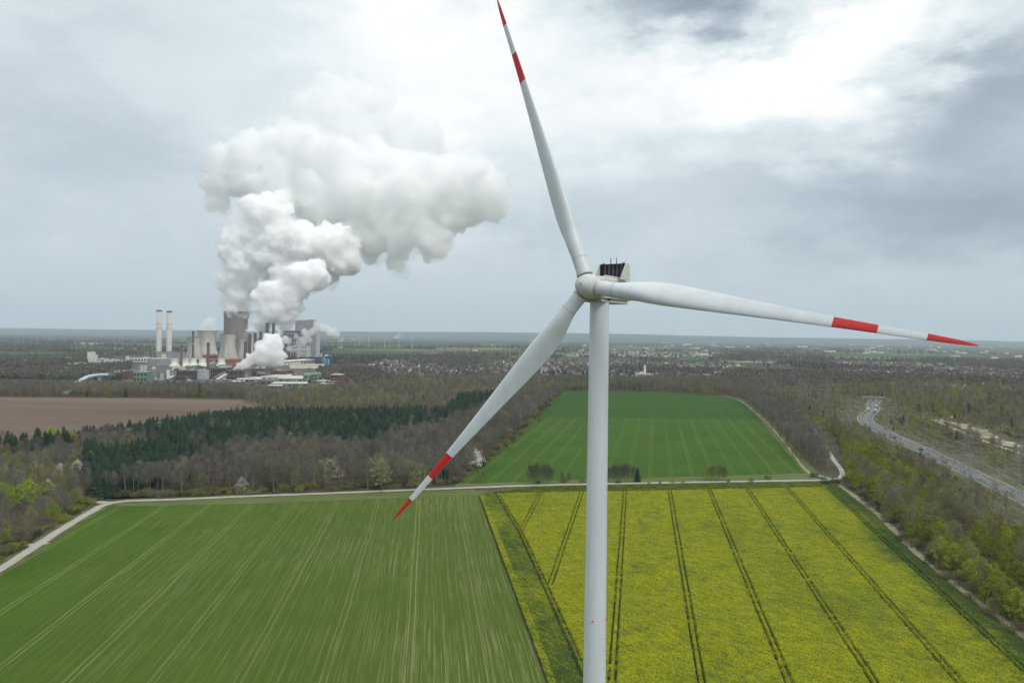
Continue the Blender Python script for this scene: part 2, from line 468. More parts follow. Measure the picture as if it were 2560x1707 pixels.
ribbon('track', [D(1915, 1101), D(1890, 1094), D(1860, 1086)], 3, .15, M_gravel, ragged=.3)
sheet('rape_verge', [D(1090, 1128), D(1300, 1120), D(1925, 1108), D(1925, 1122), D(1100, 1141)], .08, M_verge)
# verge of bare earth right of the rapeseed
EDGE_R = [(1925, 1112), (2010, 1175), (2100, 1265), (2200, 1345), (2300, 1420), (2420, 1515), (2600, 1660)]
ribbon('field_edge', [D(*p) for p in EDGE_R], 3.0, .13, pbr('dry_grass', (.30, .27, .18), .95, .2, .2, .1, (.09, .10, .05), coords='pos', detail=8), ragged=.5)
ribbon('field_edge_verge', [D(*p) for p in EDGE_R], 9, .11, M_verge, off=-3, ragged=.2)
ribbon('track', [D(2160, 1190), D(2230, 1265), D(2300, 1340), D(2380, 1410), D(2480, 1500)], 3.2, .14, pbr('worn_path', (.20, .18, .12), .95, .2, .2, .1, coords='pos'), ragged=.3)

# explicit fields in the distance
def farfield(pts, col, z=.3, sub=.8):
    sheet('field', [G(*p) for p in pts], z, pbr('far_crop', col, .95, .12, .004, .05, tuple(c * sub for c in col), coords='pos', stretch=(.4, 1, 1)))
farfield([(830, 893), (1190, 885), (1430, 893), (1400, 884), (1250, 876), (1000, 872), (830, 870)], (.060, .105, .045))
farfield([(975, 881.5), (1030, 880.5), (1030, 883), (975, 884)], (.085, .16, .05), .4)
farfield([(1065, 882.5), (1140, 883), (1140, 885), (1065, 885)], (.20, .16, .11), .4)
farfield([(1180, 884.5), (1300, 885), (1300, 889), (1230, 888)], (.28, .27, .06), .4)
farfield([(1410, 897), (1480, 893), (1480, 889), (1410, 886)], (.07, .13, .05), .4)
farfield([(1480, 872), (1560, 870), (1640, 874), (1560, 880), (1480, 880)], (.06, .11, .05), .35)
farfield([(1690, 900), (1785, 898), (1775, 888), (1740, 886), (1700, 893)], (.07, .13, .045), .4)
farfield([(1800, 905), (1942, 908), (1942, 903), (1800, 902)], (.24, .22, .15), .4)
farfield([(1760, 927), (2100, 935), (2110, 927), (1960, 921), (1800, 917)], (.075, .062, .062), .35)
farfield([(2075, 894), (2560, 905), (2560, 893), (2300, 886), (2080, 884)], (.055, .075, .045), .35)
farfield([(2080, 903), (2400, 910), (2400, 907), (2080, 901)], (.10, .13, .07), .4)
farfield([(2300, 902), (2340, 901), (2340, 898), (2300, 899)], (.22, .27, .07), .42)
farfield([(-200, 892), (100, 893), (200, 887), (190, 880), (-200, 883)], (.065, .115, .05), .35)
farfield([(200, 862), (480, 866), (480, 861), (200, 859)], (.06, .10, .05), .35)
farfield([(40, 893), (180, 895), (180, 892), (50, 890)], (.48, .48, .46), .5)

FF_RANDOM = []
random.seed(12)
def random_fields():
    for i in range(110):
        y = 1 / random.uniform(1 / 11000., 1 / 2900.); x = random.uniform(-.74, .74) * y
        if y < 3600 and (x < -.12 * y or x > .30 * y): continue
        w_, d_, a = random.uniform(150, 520) * y / 5000, random.uniform(160, 460) * y / 5000, random.uniform(-.5, .5)
        ca, sa = math.cos(a), math.sin(a)
        q = [Vector((x + u * ca - v * sa, y + u * sa + v * ca, 0)) for u, v in ((-w_, -d_ / 2), (w_, -d_ / 2), (w_ * random.uniform(.6, 1), d_ / 2), (-w_ * random.uniform(.6, 1), d_ / 2))]
        col = random.choice([(.055, .115, .035), (.07, .13, .04), (.05, .09, .035), (.085, .14, .05), (.15, .12, .085), (.19, .165, .115), (.10, .085, .07), (.22, .22, .06)])
        FF_RANDOM.append(q)
        key = tuple(col)
        if key not in FFM: FFM[key] = pbr('far_crop', col, .95, .12, .004, .05, tuple(c * .8 for c in col), coords='pos', stretch=(.4, 1, 1))
        sheet('field', q, .5 + .004 * i, FFM[key])
FFM = {}
random_fields()

# motorway
MW = [(2750, 1345), (2560, 1246.7), (2469.5, 1202.8), (2404.5, 1172), (2316.5, 1129), (2260, 1104), (2221, 1086), (2190, 1070), (2169, 1057), (2162, 1048), (2166, 1039), (2178, 1029), (2184, 1021), (2182, 1012), (2186, 1004), (2190, 1000)]
MWG = [G(*p) for p in MW]
mw = ribbon('motorway', MWG, 17.5, .35, M_asphalt)
ribbon('motorway_verge', MWG, 24, .2, M_verge, ragged=.15)
for off in (-8.2, -1.3, 1.3, 8.2): ribbon('road_marking', MWG, .42, .365, M_paint, off=off)
for off in (-4.7, 4.7): ribbon('road_marking', MWG, .28, .365, M_paint, off=off, dash=(6, 9))
ribbon('central_reservation', MWG, 1.8, .40, M_verge)
g = MB()
for off in (-.5, .5):
    L = smooth_line(MWG, 6)
    for i in range(len(L) - 1):
        d = (L[i + 1] - L[i]).normalized(); nrm = Vector((-d.y, d.x, 0)); a = L[i] + nrm * off; b = L[i + 1] + nrm * off
        g.add([a + Vector((0, 0, .75)), b + Vector((0, 0, .75)), b + Vector((0, 0, 1.1)), a + Vector((0, 0, 1.1))], [(0, 1, 2, 3), (3, 2, 1, 0)][:1])
gr = g.build('guard_rail', pbr('galvanised', (.5, .52, .54), .4, .08, .5, .5, metal=.3))
tag(gr, 'long grey guard rail between the two carriageways', 'guard rail')
SANDT = [(2285, 1036), (2299, 1040), (2335, 1051), (2374, 1067), (2431, 1092), (2494, 1115), (2560, 1136), (2680, 1180)]
ribbon('sand_track', [G(*p) for p in SANDT], 6, .22, M_sand, ragged=.3)
ribbon('sand_track', [G(2335, 1051), G(2368, 1046), G(2392, 1037), G(2384, 1031)], 4, .21, M_sand, ragged=.3)
ribbon('sand_bank', [G(2350, 1052), G(2395, 1060), G(2450, 1080), G(2510, 1105), G(2570, 1125)], 16, .18, pbr('sandy_patches', (.36, .32, .22), .95, .2, .05, .1, (.10, .10, .06), coords='pos', detail=9), ragged=.7)
sheet('sand_patch', [G(2500, 1030), G(2532, 1033), G(2560, 1026), G(2560, 1034), G(2530, 1038)], .2, M_sand)
sheet('sand_patch', [G(2495, 1061), G(2560, 1066), G(2560, 1072), G(2510, 1070)], .2, M_sand)

# ------------------------------------------------------------------ rapeseed canopy: a real standing crop with wheel tracks pressed into it
def rape():
    ca, sa = math.cos(A_R), math.sin(A_R)
    def UV(p): return p[0] * ca - p[1] * sa, p[0] * sa + p[1] * ca
    poly = [D(1100, 1141), D(1118, 1136), D(1500, 1130), D(1900, 1121), D(1932, 1121), D(2010, 1183), D(2100, 1273), D(2200, 1354), D(2300, 1430), D(2420, 1527), D(2700, 1760), D(2700, 1760) + Vector((10, -60, 0)), D(1300, 1700) + Vector((-30, -60, 0)), D(1280, 1640)]
    uv = np.array([UV(p) for p in poly])
    tr = []
    for a, b in (((1335, 1137), (1262, 1350)), ((1435, 1135), (1405, 1568)), ((1538, 1132), (1610, 1568)), ((1630, 1130), (1810, 1568)), ((1718, 1128), (2005, 1568)), ((1810, 1126), (2200, 1568)), ((1902, 1124), (2352, 1545)), ((1240, 1138), (1197, 1222))):
        a, b = UV(D(*a)), UV(D(*b)); tr.append((a, b))
    (u0, v0), (u1, v1) = uv.min(0), uv.max(0)
    us = list(np.arange(u0, u1, .46)); vs_ = np.arange(v0, v1, .62)
    V_, U_ = np.meshgrid(vs_, us, indexing='ij')
    ny, nx = U_.shape
    U_ = U_ + rs.uniform(-.12, .12, U_.shape); V_ = V_ + rs.uniform(-.16, .16, V_.shape)
    X = U_ * ca + V_ * sa; Y = -U_ * sa + V_ * ca
    inside = pip(poly, X.ravel(), Y.ravel()).reshape(X.shape)
    low = np.zeros_like(X); flower = np.ones_like(X)
    def along(a, b, vend, w=.30, gap=.95, lowv=1.0):
        # line in uv, limited in v
        (ua, va), (ub, vb) = a, b
        s_ = (ub - ua) / (vb - va); c_ = ua + (V_ - va) * s_
        lo, hi = vend
        on = (V_ > lo) & (V_ < hi)
        wv = w * (1 + .45 * np.sin(V_ * .9 + ua) * np.sin(V_ * .23))
        for g_ in (-gap, gap):
            k = np.clip(1.5 - np.abs(U_ - c_ - g_) / wv, 0, 1) * on
            np.maximum(low, k * lowv, out=low)
    vmax = v1 + 5
    for i, (a, b) in enumerate(tr):
        lo = min(a[1], b[1]) if i in (0, 7) else v0 - 5
        along(a, b, (lo, vmax))
    # headland track parallel to the left edge
    h = [UV(D(*p)) for p in ((1142, 1138), (1195, 1225), (1258, 1362), (1345, 1560), (1400, 1690))]
    for a, b in zip(h[:-1], h[1:]): along(a, b, (min(a[1], b[1]), max(a[1], b[1]) + .1), w=.42)
    hv = np.array(sorted(((p[1], p[0]) for p in h)))
    hu = np.interp(V_, hv[:, 0], hv[:, 1])
    le = [UV(D(*p)) for p in ((1100, 1141), (1258, 1575), (1290, 1690))]
    lv = np.array(sorted(((p[1], p[0]) for p in le))); lu = np.interp(V_, lv[:, 0], lv[:, 1])
    rel = (U_ - lu) / np.maximum(hu - lu, .1)
    strip = (rel < 1.0)
    flower = np.where(strip, np.where(rel < .22, .85, .50 + .14 * np.sin(V_ * .05)), flower)
    # right headland, few flowers
    re_ = [UV(D(*p)) for p in ((1932, 1121), (2010, 1183), (2100, 1273), (2200, 1354), (2300, 1430), (2420, 1527), (2700, 1760))]
    rv = np.array(sorted(((p[1], p[0]) for p in re_))); ru = np.interp(V_, rv[:, 0], rv[:, 1])
    dr = ru - U_
    flower = np.minimum(flower, np.clip((dr - 3) / 14, 0.14, 1))
    # smooth patchiness made of a few waves
    pat = np.zeros_like(X); r_ = np.random.RandomState(4)
    for k in range(26):
        a_ = r_.uniform(0, 6.3); f_ = r_.uniform(.03, .5); pat += np.sin(X * f_ * math.cos(a_) + Y * f_ * math.sin(a_) + r_.uniform(0, 6.3)) / (1 + f_ * 6)
    pat /= pat.std()
    flower = np.clip(flower + pat * .09 * (flower > .1), 0, 1)
    Z = 1.25 + rs.normal(0, .10, X.shape) + pat * .05 + .05 * flower
    Z = Z * (1 - low * .80)
    edge = np.clip(dr / 4, 0.3, 1); Z *= edge
    idx = np.full(X.shape, -1); keep = inside; idx[keep] = np.arange(keep.sum())
    Vv = np.stack([X[keep], Y[keep], Z[keep]], 1)
    q = np.stack([idx[:-1, :-1], idx[:-1, 1:], idx[1:, 1:], idx[1:, :-1]], -1).reshape(-1, 4)
    q = q[(q >= 0).all(1)]
    m_, t, out = material('rapeseed_crop')
    p = t.pos(); fl = t.attr('flower'); lw = t.attr('low')
    n1 = t.noise(p, 1.9, 3, .85); n2 = t.noise(p, .16, 4, .6)
    ca2, sa2 = math.cos(R(-35)), math.sin(R(-35))
    x, y, z = t.sep(p)
    uu = t.m('SUBTRACT', t.m('MULTIPLY', x, ca2), t.m('MULTIPLY', y, sa2)); vv = t.m('ADD', t.m('MULTIPLY', x, sa2), t.m('MULTIPLY', y, ca2))
    n3 = t.noise(t.comb(uu, t.m('MULTIPLY', vv, .22)), .8, 4, .65)
    k = t.m('ADD', t.m('ADD', t.m('MULTIPLY', n1, .72), t.m('MULTIPLY', n3, .30)), t.m('MULTIPLY', t.m('SUBTRACT', n2, .05), .16))
    k = t.m('ADD', k, t.m('MULTIPLY', t.m('SUBTRACT', fl, 1.0), .20))
    c = t.ramp(k, [(.42, (.026, .046, .010)), (.505, (.075, .105, .010)), (.59, (.165, .185, .006)), (.76, (.38, .35, .004))])
    soil = t.ramp(t.noise(p, .35, 3, .6), [(.52, (.020, .035, .014)), (.66, (.20, .18, .12))])
    c = t.mix(t.mr(lw, .45, .85), c, soil)
    b = t.n.new('ShaderNodeBsdfPrincipled'); t.sock(b.inputs['Base Color'], c); b.inputs['Roughness'].default_value = .9
    b.inputs['Specular IOR Level'].default_value = .1
    t.l.new(b.outputs[0], out.inputs[0])
    o = np_mesh('rapeseed_crop', Vv, q, m_)
    for nm, arr in (('flower', flower), ('low', low)):
        at = o.data.attributes.new(nm, 'FLOAT', 'POINT'); at.data.foreach_set('value', arr[keep].astype(np.float32))
    tag(o, 'yellow flowering rapeseed with dark paired wheel tracks under the turbine', kind='stuff')
    # soil under it
    sheet('rapeseed_soil', poly, .05, pbr('crop_soil', (.10, .10, .06), .95, .2, .3, .05, (.03, .045, .02), coords='pos'))
    # separate strip of less flowered rape by the track
    rows = []
    a, b, c_, d_ = D(1105, 1136), D(1925, 1118), D(1925, 1108), D(1240, 1120)
    nu, nv = 900, 22
    g_ = []
    for j in range(nv):
        for i in range(nu):
            s_, r2 = i / (nu - 1), j / (nv - 1)
            p0 = a.lerp(b, s_); p1 = d_.lerp(c_, s_) if True else 0
            q_ = p0.lerp(p1, r2); g_.append((q_.x + random.uniform(-.15, .15), q_.y + random.uniform(-.2, .2), (.95 + random.gauss(0, .12)) * (.2 if j in (0, nv - 1) else 1)))
    fc = [(j * nu + i, j * nu + i + 1, (j + 1) * nu + i + 1, (j + 1) * nu + i) for j in range(nv - 1) for i in range(nu - 1)]
    o = np_mesh('rapeseed_strip', g_, fc, m_)
    at = o.data.attributes.new('flower', 'FLOAT', 'POINT'); at.data.foreach_set('value', np.clip(rs.normal(.48, .12, len(g_)), 0, 1).astype(np.float32))
    at = o.data.attributes.new('low', 'FLOAT', 'POINT'); at.data.foreach_set('value', np.zeros(len(g_), np.float32))
    tag(o, 'greener strip of rapeseed along the gravel track', kind='stuff')
rape()
# ------------------------------------------------------------------ the big wind turbine
M_white = pbr('turbine_white', (.60, .64, .66), .34, .02, .5, .45, (.54, .58, .60), detail=8, stretch=(1, 1, .12))
M_cream = pbr('spinner_cream', (.53, .55, .52), .42, .03, .3, .4)
M_red = pbr('signal_red', (.50, .022, .020), .45, .06, .3, .4)
M_dark = pbr('dark_metal', (.018, .018, .022), .6, .2, 1.0, .4)
M_steel = pbr('weathered_steel', (.28, .28, .28), .5, .15, 1.0, .5, metal=.4)
M_seam = pbr('seam_grey', (.20, .22, .23), .6, .1, 1.0, .3)
def big_turbine():
    yaw, tilt, phi, cone, bend, RR, DD = R(32.973), R(5.087), -9.559, R(2.9), 1.255, 56.0, 124.01
    hub = Vector((0, 0, CAM_Z)) + ray(1470.5, 715.3).normalized() * DD
    n = Vector((-math.sin(yaw) * math.cos(tilt), -math.cos(yaw) * math.cos(tilt), math.sin(tilt)))
    e1 = Vector((math.cos(yaw), -math.sin(yaw), 0)); e2 = e1.cross(n)
    if e2.z < 0: e2 = -e2
    back = Vector((math.sin(yaw), math.cos(yaw), 0)); side = e1.copy(); up = Vector((0, 0, 1))
    tc_ = hub + back * 4.3
    base = Vector((tc_.x, tc_.y, 0))
    T = empty('wind_turbine', base)
    tag(T, 'huge white wind turbine with red banded blades standing in the rapeseed', 'wind turbine')
    def L(p): return Vector(p) - base
    # tower
    ztop = hub.z - 2.1; mb = MB(); seg = 5; zs = [0, 14, 34, 56, 80, ztop]
    rad = lambda z: 2.12 - (2.12 - 1.63) * z / ztop
    tw = MB().lathe([(rad(z), z) for z in np.linspace(0, ztop, 24)], 64).build('tower', M_white, T)
    for z in zs[1:-1]:
        MB().lathe([(rad(z) + .002, z - .04), (rad(z) + .022, z - .02), (rad(z) + .022, z + .02), (rad(z) + .002, z + .04)], 64).build('flange', M_white, tw)
    MB().lathe([(rad(0), 0), (4.5, 0.02), (4.5, .5), (2.2, .5)][::-1], 48).build('foundation', pbr('concrete_pad', (.42, .41, .39)), T)
    MB().lathe([(1.60, ztop - .05), (1.95, ztop), (1.95, ztop + .25), (1.5, ztop + .4)], 48).build('yaw_bearing', M_dark, T)
    def fr(b_, s_, z_):   # nacelle frame: back, side, up from hub
        return L(hub + back * b_ + side * s_ + up * z_)
    for dang in (-.35, 1.15):
        dirv = Vector((math.sin(dang), -math.cos(dang), 0)); zz = 51.8
        p = dirv * (rad(zz) - .05) + Vector((0, 0, zz))
        MB().tube(p, p + dirv * .25, .16, .12, 10).build('obstruction_light', M_red, tw)
    # nacelle with rounded edges
    def rbox(b0, b1, s0, s1, z0, z1, r_, taper=0.0):
        m = MB(); rings = []
        nr = 5
        def ring(b_, shrink):
            pts = []
            hs, hz_ = (s1 - s0) / 2 - shrink, (z1 - z0) / 2 - shrink; cs, cz = (s0 + s1) / 2, (z0 + z1) / 2
            for qx, qz, a0 in ((1, 1, 0), (-1, 1, 90), (-1, -1, 180), (1, -1, 270)):
                for k in range(nr):
                    a = R(a0 + 90 * k / (nr - 1)); pts.append(fr(b_, cs + qx * (hs - r_) + r_ * math.cos(a), cz + qz * (hz_ - r_) + r_ * math.sin(a)))
            return pts
        st = [(b0, r_ * .8), (b0 + r_ * .3, r_ * .3), (b0 + r_, 0), (b1 - r_, 0), (b1 - r_ * .3, r_ * .3), (b1, r_ * .8)]
        vs = []; N = 4 * nr
        for b_, sh in st: vs += ring(b_, sh)
        fs = [(k * N + i, k * N + (i + 1) % N, (k + 1) * N + (i + 1) % N, (k + 1) * N + i) for k in range(len(st) - 1) for i in range(N)]
        m.add(vs, fs, 0, True); m.add(vs[:N], [tuple(range(N))[::-1]]); m.add(vs[-N:], [tuple(range(N))])
        return m
    nac = rbox(1.7, 12.6, -1.95, 1.95, -2.15, 1.75, .45).build('nacelle', M_cream, T)
    rbox(1.9, 12.3, -1.7, 1.7, -2.55, -2.15, .15).build('belly_tray', M_cream, nac)
    # under-slung lip, red side band, roof rail, hatch lines
    for s_ in (-1, 1):
        rbox(3.0, 12.4, s_ * 1.955 - .02, s_ * 1.955 + .02, -1.35, -.75, .015).build('red_band', M_red, nac)
        m = MB(); m.tube(fr(2.2, s_ * 1.9, -1.75), fr(12.9, s_ * 1.9, -1.75), .16, .16, 8); m.build('rub_rail', M_cream, nac)
    m = MB(); m.tube(fr(3.0, 1.5, 1.86), fr(12.9, 1.5, 1.86), .2, .2, 10); m.build('roof_rail', M_cream, nac)
    rbox(3.2, 6.2, -1.2, .6, 1.74, 1.95, .08).build('roof_hatch', M_cream, nac)
    # cooler top
    ct = MB()
    b0, z0, z1 = 9.7, 2.0, 4.35
    for (za, zb, sa_, sb_) in ((z0 - .18, z0, -2.45, 2.45), (z1, z1 + .16, -2.45, 2.45), (z0, z1, -2.45, -2.32), (z0, z1, 2.32, 2.45)):
        c_ = [fr(b0 + db, ss, zz) for db in (-.35, .45) for ss, zz in ((sa_, za), (sb_, za), (sb_, zb), (sa_, zb))]
        ct.add(c_, [(0, 1, 2, 3), (7, 6, 5, 4), (0, 4, 5, 1), (1, 5, 6, 2), (2, 6, 7, 3), (3, 7, 4, 0)])
    cooler = ct.build('cooler', M_dark, T)
    def slab(b1_, b2_, s1_, s2_, z1_, z2_, name, mat, par):
        c_ = [fr(b_, ss, zz) for b_ in (b1_, b2_) for ss, zz in ((s1_, z1_), (s2_, z1_), (s2_, z2_), (s1_, z2_))]
        return MB().add(c_, [(0, 1, 2, 3), (7, 6, 5, 4), (0, 4, 5, 1), (1, 5, 6, 2), (2, 6, 7, 3), (3, 7, 4, 0)]).build(name, mat, par)
    for i in range(6):
        sa_ = -2.30 + i * .775
        slab(b0 - .05, b0 + .2, sa_ + .05, sa_ + .71, z0 + .04, z1 - .04, 'radiator', M_dark, cooler)
        if i: slab(b0 - .28, b0 - .20, sa_ - .035, sa_ + .035, z0, z1, 'mullion', M_steel, cooler)
    for s_ in (-1, 1):
        pts = []
        for off in (-.06, .06):
            for b_, zz in ((6.9, 1.55), (10.9, 1.55), (10.9, 4.15), (10.6, 4.5), (9.2, 4.5)):
                pts.append(fr(b_, s_ * 2.56 + off, zz))
        N = 5
        MB().add(pts, [tuple(range(N))[::-1], tuple(range(N, 2 * N))] + [(i, (i + 1) % N, N + (i + 1) % N, N + i) for i in range(N)]).build('side_fin', M_cream, T)
    for s_ in (-.55, .55):
        m = MB(); m.tube(fr(b0, s_, z1 + .1), fr(b0, s_, z1 + 1.0), .07, .07, 8); m.tube(fr(b0, s_, z1 + 1.0), fr(b0, s_, z1 + 1.4), .03, .02, 6)
        mast = m.build('mast', M_dark, T)
        m = MB(); prev = None
        for k in range(17):
            a = 2 * math.pi * k / 16; q = fr(b0, s_ + .3 * math.cos(a), z1 + 1.3 + .3 * math.sin(a))
            if prev is not None: m.tube(prev, q, .018, .018, 4)
            prev = q
        m.build('lightning_ring', M_steel, mast)
    for s_ in (-1, 1):
        m = MB(); m.tube(fr(b0, s_ * 1.9, z1 + .1), fr(b0, s_ * 1.9, z1 + .38), .26, .24, 12)
        lt = m.build('beacon', M_steel, T)
        m = MB(); m.tube(fr(b0, s_ * 2.1, z1 + .3), fr(b0, s_ * 2.55, z1 + .85), .025, .015, 5); m.build('lightning_rod', M_steel, lt)
    # spinner
    prof = [(.02, 2.75), (.45, 2.68), (.85, 2.48), (1.3, 2.1), (1.65, 1.6), (1.92, 1.0), (2.08, .3), (2.12, -.5), (2.06, -1.3), (1.9, -1.75), (1.5, -1.85)]
    vs = []; N = 48
    for (r_, a_) in prof:
        for i in range(N):
            t = 2 * math.pi * i / N; vs.append(L(hub + n * a_ + (e1 * math.cos(t) + e2 * math.sin(t)) * r_))
    fs = [(k * N + i, (k + 1) * N + i, (k + 1) * N + (i + 1) % N, k * N + (i + 1) % N) for k in range(len(prof) - 1) for i in range(N)]
    spin = MB().add(vs, fs, 0, True).build('spinner', M_cream, T)
    m = MB(); m.tube(L(hub + n * 2.70), L(hub + n * 2.80), .17, .16, 16); m.build('nose_cap', M_seam, spin)
    # spinner panel seams
    for (rr, aa) in ((1.31, 2.10),):
        m = MB(); prev = None
        for k in range(49):
            t = 2 * math.pi * k / 48; q = L(hub + n * (aa + .0) + (e1 * math.cos(t) + e2 * math.sin(t)) * (rr + .004))
            if prev is not None: m.tube(prev, q, .012, .012, 4, caps=False)
            prev = q
        m.build('panel_seam', M_seam, spin)
    # blades
    rt = [.028, .05, .075, .10, .125, .15, .175, .20, .225, .25, .30, .35, .40, .45, .51, .57, .63, .70, .75, .80, .85, .90, .93, .96, .98, .993, 1.0]
    cr = np.interp(rt, [0, .075, .10, .15, .20, .25, .35, .45, .57, .70, .80, .90, .96, .99, 1.0], [2.5, 2.5, 2.62, 3.35, 3.95, 4.05, 3.5, 2.85, 2.15, 1.5, 1.17, .93, .62, .30, .06])
    th = np.interp(rt, [0, .06, .10, .15, .20, .25, .35, .5, .7, 1], [1, 1, .92, .66, .5, .40, .30, .24, .19, .16])
    tw_ = np.interp(rt, [0, .1, .2, .3, .45, .6, .8, 1], [27, 27, 25.5, 22, 18, 15.5, 13, 11])
    NP = 28
    ROOT = 2.04 / RR
    for bi, a0 in enumerate((0, 120, 240)):
        A = R(phi + a0); u = e1 * math.cos(A) + e2 * math.sin(A); tt = -e1 * math.sin(A) + e2 * math.cos(A)
        fine = sorted(set([round(x, 4) for x in list(np.linspace(ROOT, .3, 34)) + list(np.linspace(.3, .985, 56)) + [.696, .6961, .797, .7971, .900, .9001, .990, .995, .998, 1.0]]))
        vs = []
        for q in fine:
            c_, t_, b_ = np.interp(q, rt, cr), np.interp(q, rt, th), R(np.interp(q, rt, tw_))
            cv = tt * math.cos(b_) - n * math.sin(b_); nv = tt * math.sin(b_) + n * math.cos(b_)
            ctr = hub + u * RR * q * math.cos(cone) + n * (RR * q * math.sin(cone) + bend * q * q)
            circ = max(0, min(1, (np.interp(q, [0, .07, .19], [1, 1, 0]))))
            circ = circ * circ * (3 - 2 * circ)
            for k in range(NP):
                a = 2 * math.pi * k / NP
                xc = (1 - math.cos(a)) / 2     # 0 LE .. 1 TE
                yt = 5 * t_ * (.2969 * math.sqrt(max(xc, 0)) - .126 * xc - .3516 * xc ** 2 + .2843 * xc ** 3 - .1015 * xc ** 4) * (1 if a < math.pi else -1)
                yt += .02 * math.sin(math.pi * xc)
                fx_ = (xc - .33) * c_; fy_ = yt * c_ * (1.0 if a < math.pi else .8)
                gx = -math.cos(a) * c_ / 2; gy = math.sin(a) * c_ / 2
                px_ = gx * circ + fx_ * (1 - circ); py_ = gy * circ + fy_ * (1 - circ)
                vs.append(L(ctr + cv * px_ + nv * py_))
        m = MB()
        for j in range(len(fine) - 1):
            mid = (fine[j] + fine[j + 1]) / 2
            red = (.6962 < mid < .7970) or mid > .9001
            fs = []; mi = []
            for k in range(NP):
                k2 = (k + 1) % NP
                te = k in (NP // 2, NP // 2 - 1)
                m.f.append((j * NP + k, j * NP + k2, (j + 1) * NP + k2, (j + 1) * NP + k)); m.sm.append(True)
                m.mi.append(1 if red and not (te and mid < .995) else 0)
        m.v = [tuple(v) for v in vs]
        m.add(vs[-NP:], [tuple(range(NP))], 1)
        bl = m.build('blade', [M_white, M_red], T)
        # root joint ring and collar on the spinner
        for q, nm, mt, rr in ((5.0 / RR, 'root_joint', M_seam, 1.285), (2.15 / RR, 'root_collar', M_cream, 1.36)):
            m = MB(); ctr = L(hub + u * RR * q * math.cos(cone) + n * (RR * q * math.sin(cone)))
            wd = .035 if nm == 'root_joint' else .16
            m.tube(ctr - u * wd, ctr + u * wd, rr, rr, 40)
            m.build(nm, mt, bl if nm == 'root_joint' else spin)
        # lightning receptor dots
        for q in (.34, .62):
            c_, t_, b_ = np.interp(q, rt, cr), np.interp(q, rt, th), R(np.interp(q, rt, tw_))
            nv = tt * math.sin(b_) + n * math.cos(b_)
            ctr = hub + u * RR * q * math.cos(cone) + n * (RR * q * math.sin(cone) + bend * q * q) + nv * (c_ * t_ * .5)
            m = MB(); m.tube(L(ctr - nv * .1), L(ctr + nv * .012), .07, .07, 8); m.build('receptor', M_seam, bl)
big_turbine()
# ------------------------------------------------------------------ power station
def P(px, py):                    # ground spot and metres per photo pixel there
    g_ = G(px, py); return g_, g_.y / F
conc = lambda nm, c, c2: pbr(nm, c, .9, .1, .035, .15, c2, stretch=(1, 1, .16), detail=8)
M_conc = conc('cooling_concrete', (.53, .51, .45), (.37, .36, .325))
M_conc_d = conc('cooling_concrete_stained', (.50, .48, .42), (.23, .225, .20))
M_tan = conc('cooling_tower_brown', (.245, .208, .178), (.19, .165, .145))
M_pale = conc('pale_concrete', (.74, .72, .62), (.58, .56, .48))
M_chim = conc('chimney_white', (.58, .57, .52), (.42, .41, .38))
M_brick = pbr('brown_brick', (.125, .088, .082), .9, .15, .08, .15, (.085, .062, .060))
M_brick_r = pbr('red_brick', (.20, .085, .070), .9, .15, .08, .15, (.14, .062, .055))
M_greyc = pbr('grey_cladding', (.30, .30, .32), .7, .08, .06, .3, (.24, .24, .26))
M_dgrey = pbr('dark_cladding', (.13, .12, .135), .8, .12, .06, .3)
M_lgrey = pbr('light_cladding', (.50, .50, .49), .7, .08, .06, .3, (.42, .42, .41))
M_cladw = pbr('white_cladding', (.66, .66, .62), .6, .06, .05, .3, (.52, .52, .49))
M_blue = pbr('blue_cladding', (.030, .085, .20), .6, .1, .06, .35, (.022, .06, .15))
M_lblue = pbr('light_blue_steel', (.18, .38, .58), .6, .12, .2, .35)
M_green = pbr('green_cladding', (.15, .24, .18), .75, .1, .06, .25, (.115, .19, .15))
M_pipe = pbr('red_duct', (.33, .105, .075), .7, .15, .12, .3, (.20, .07, .06))
M_roof = pbr('pale_flat_roof', (.52, .51, .47), .8, .08, .03, .2, (.38, .37, .34))
M_roofd = pbr('dark_flat_roof', (.13, .125, .12), .9, .1, .05, .1)
M_glass = pbr('window_dark', (.03, .035, .045), .25, .1, .5, .5)
M_shell_in = pbr('shell_inside', (.10, .095, .09), .95, .1, .1, .1)

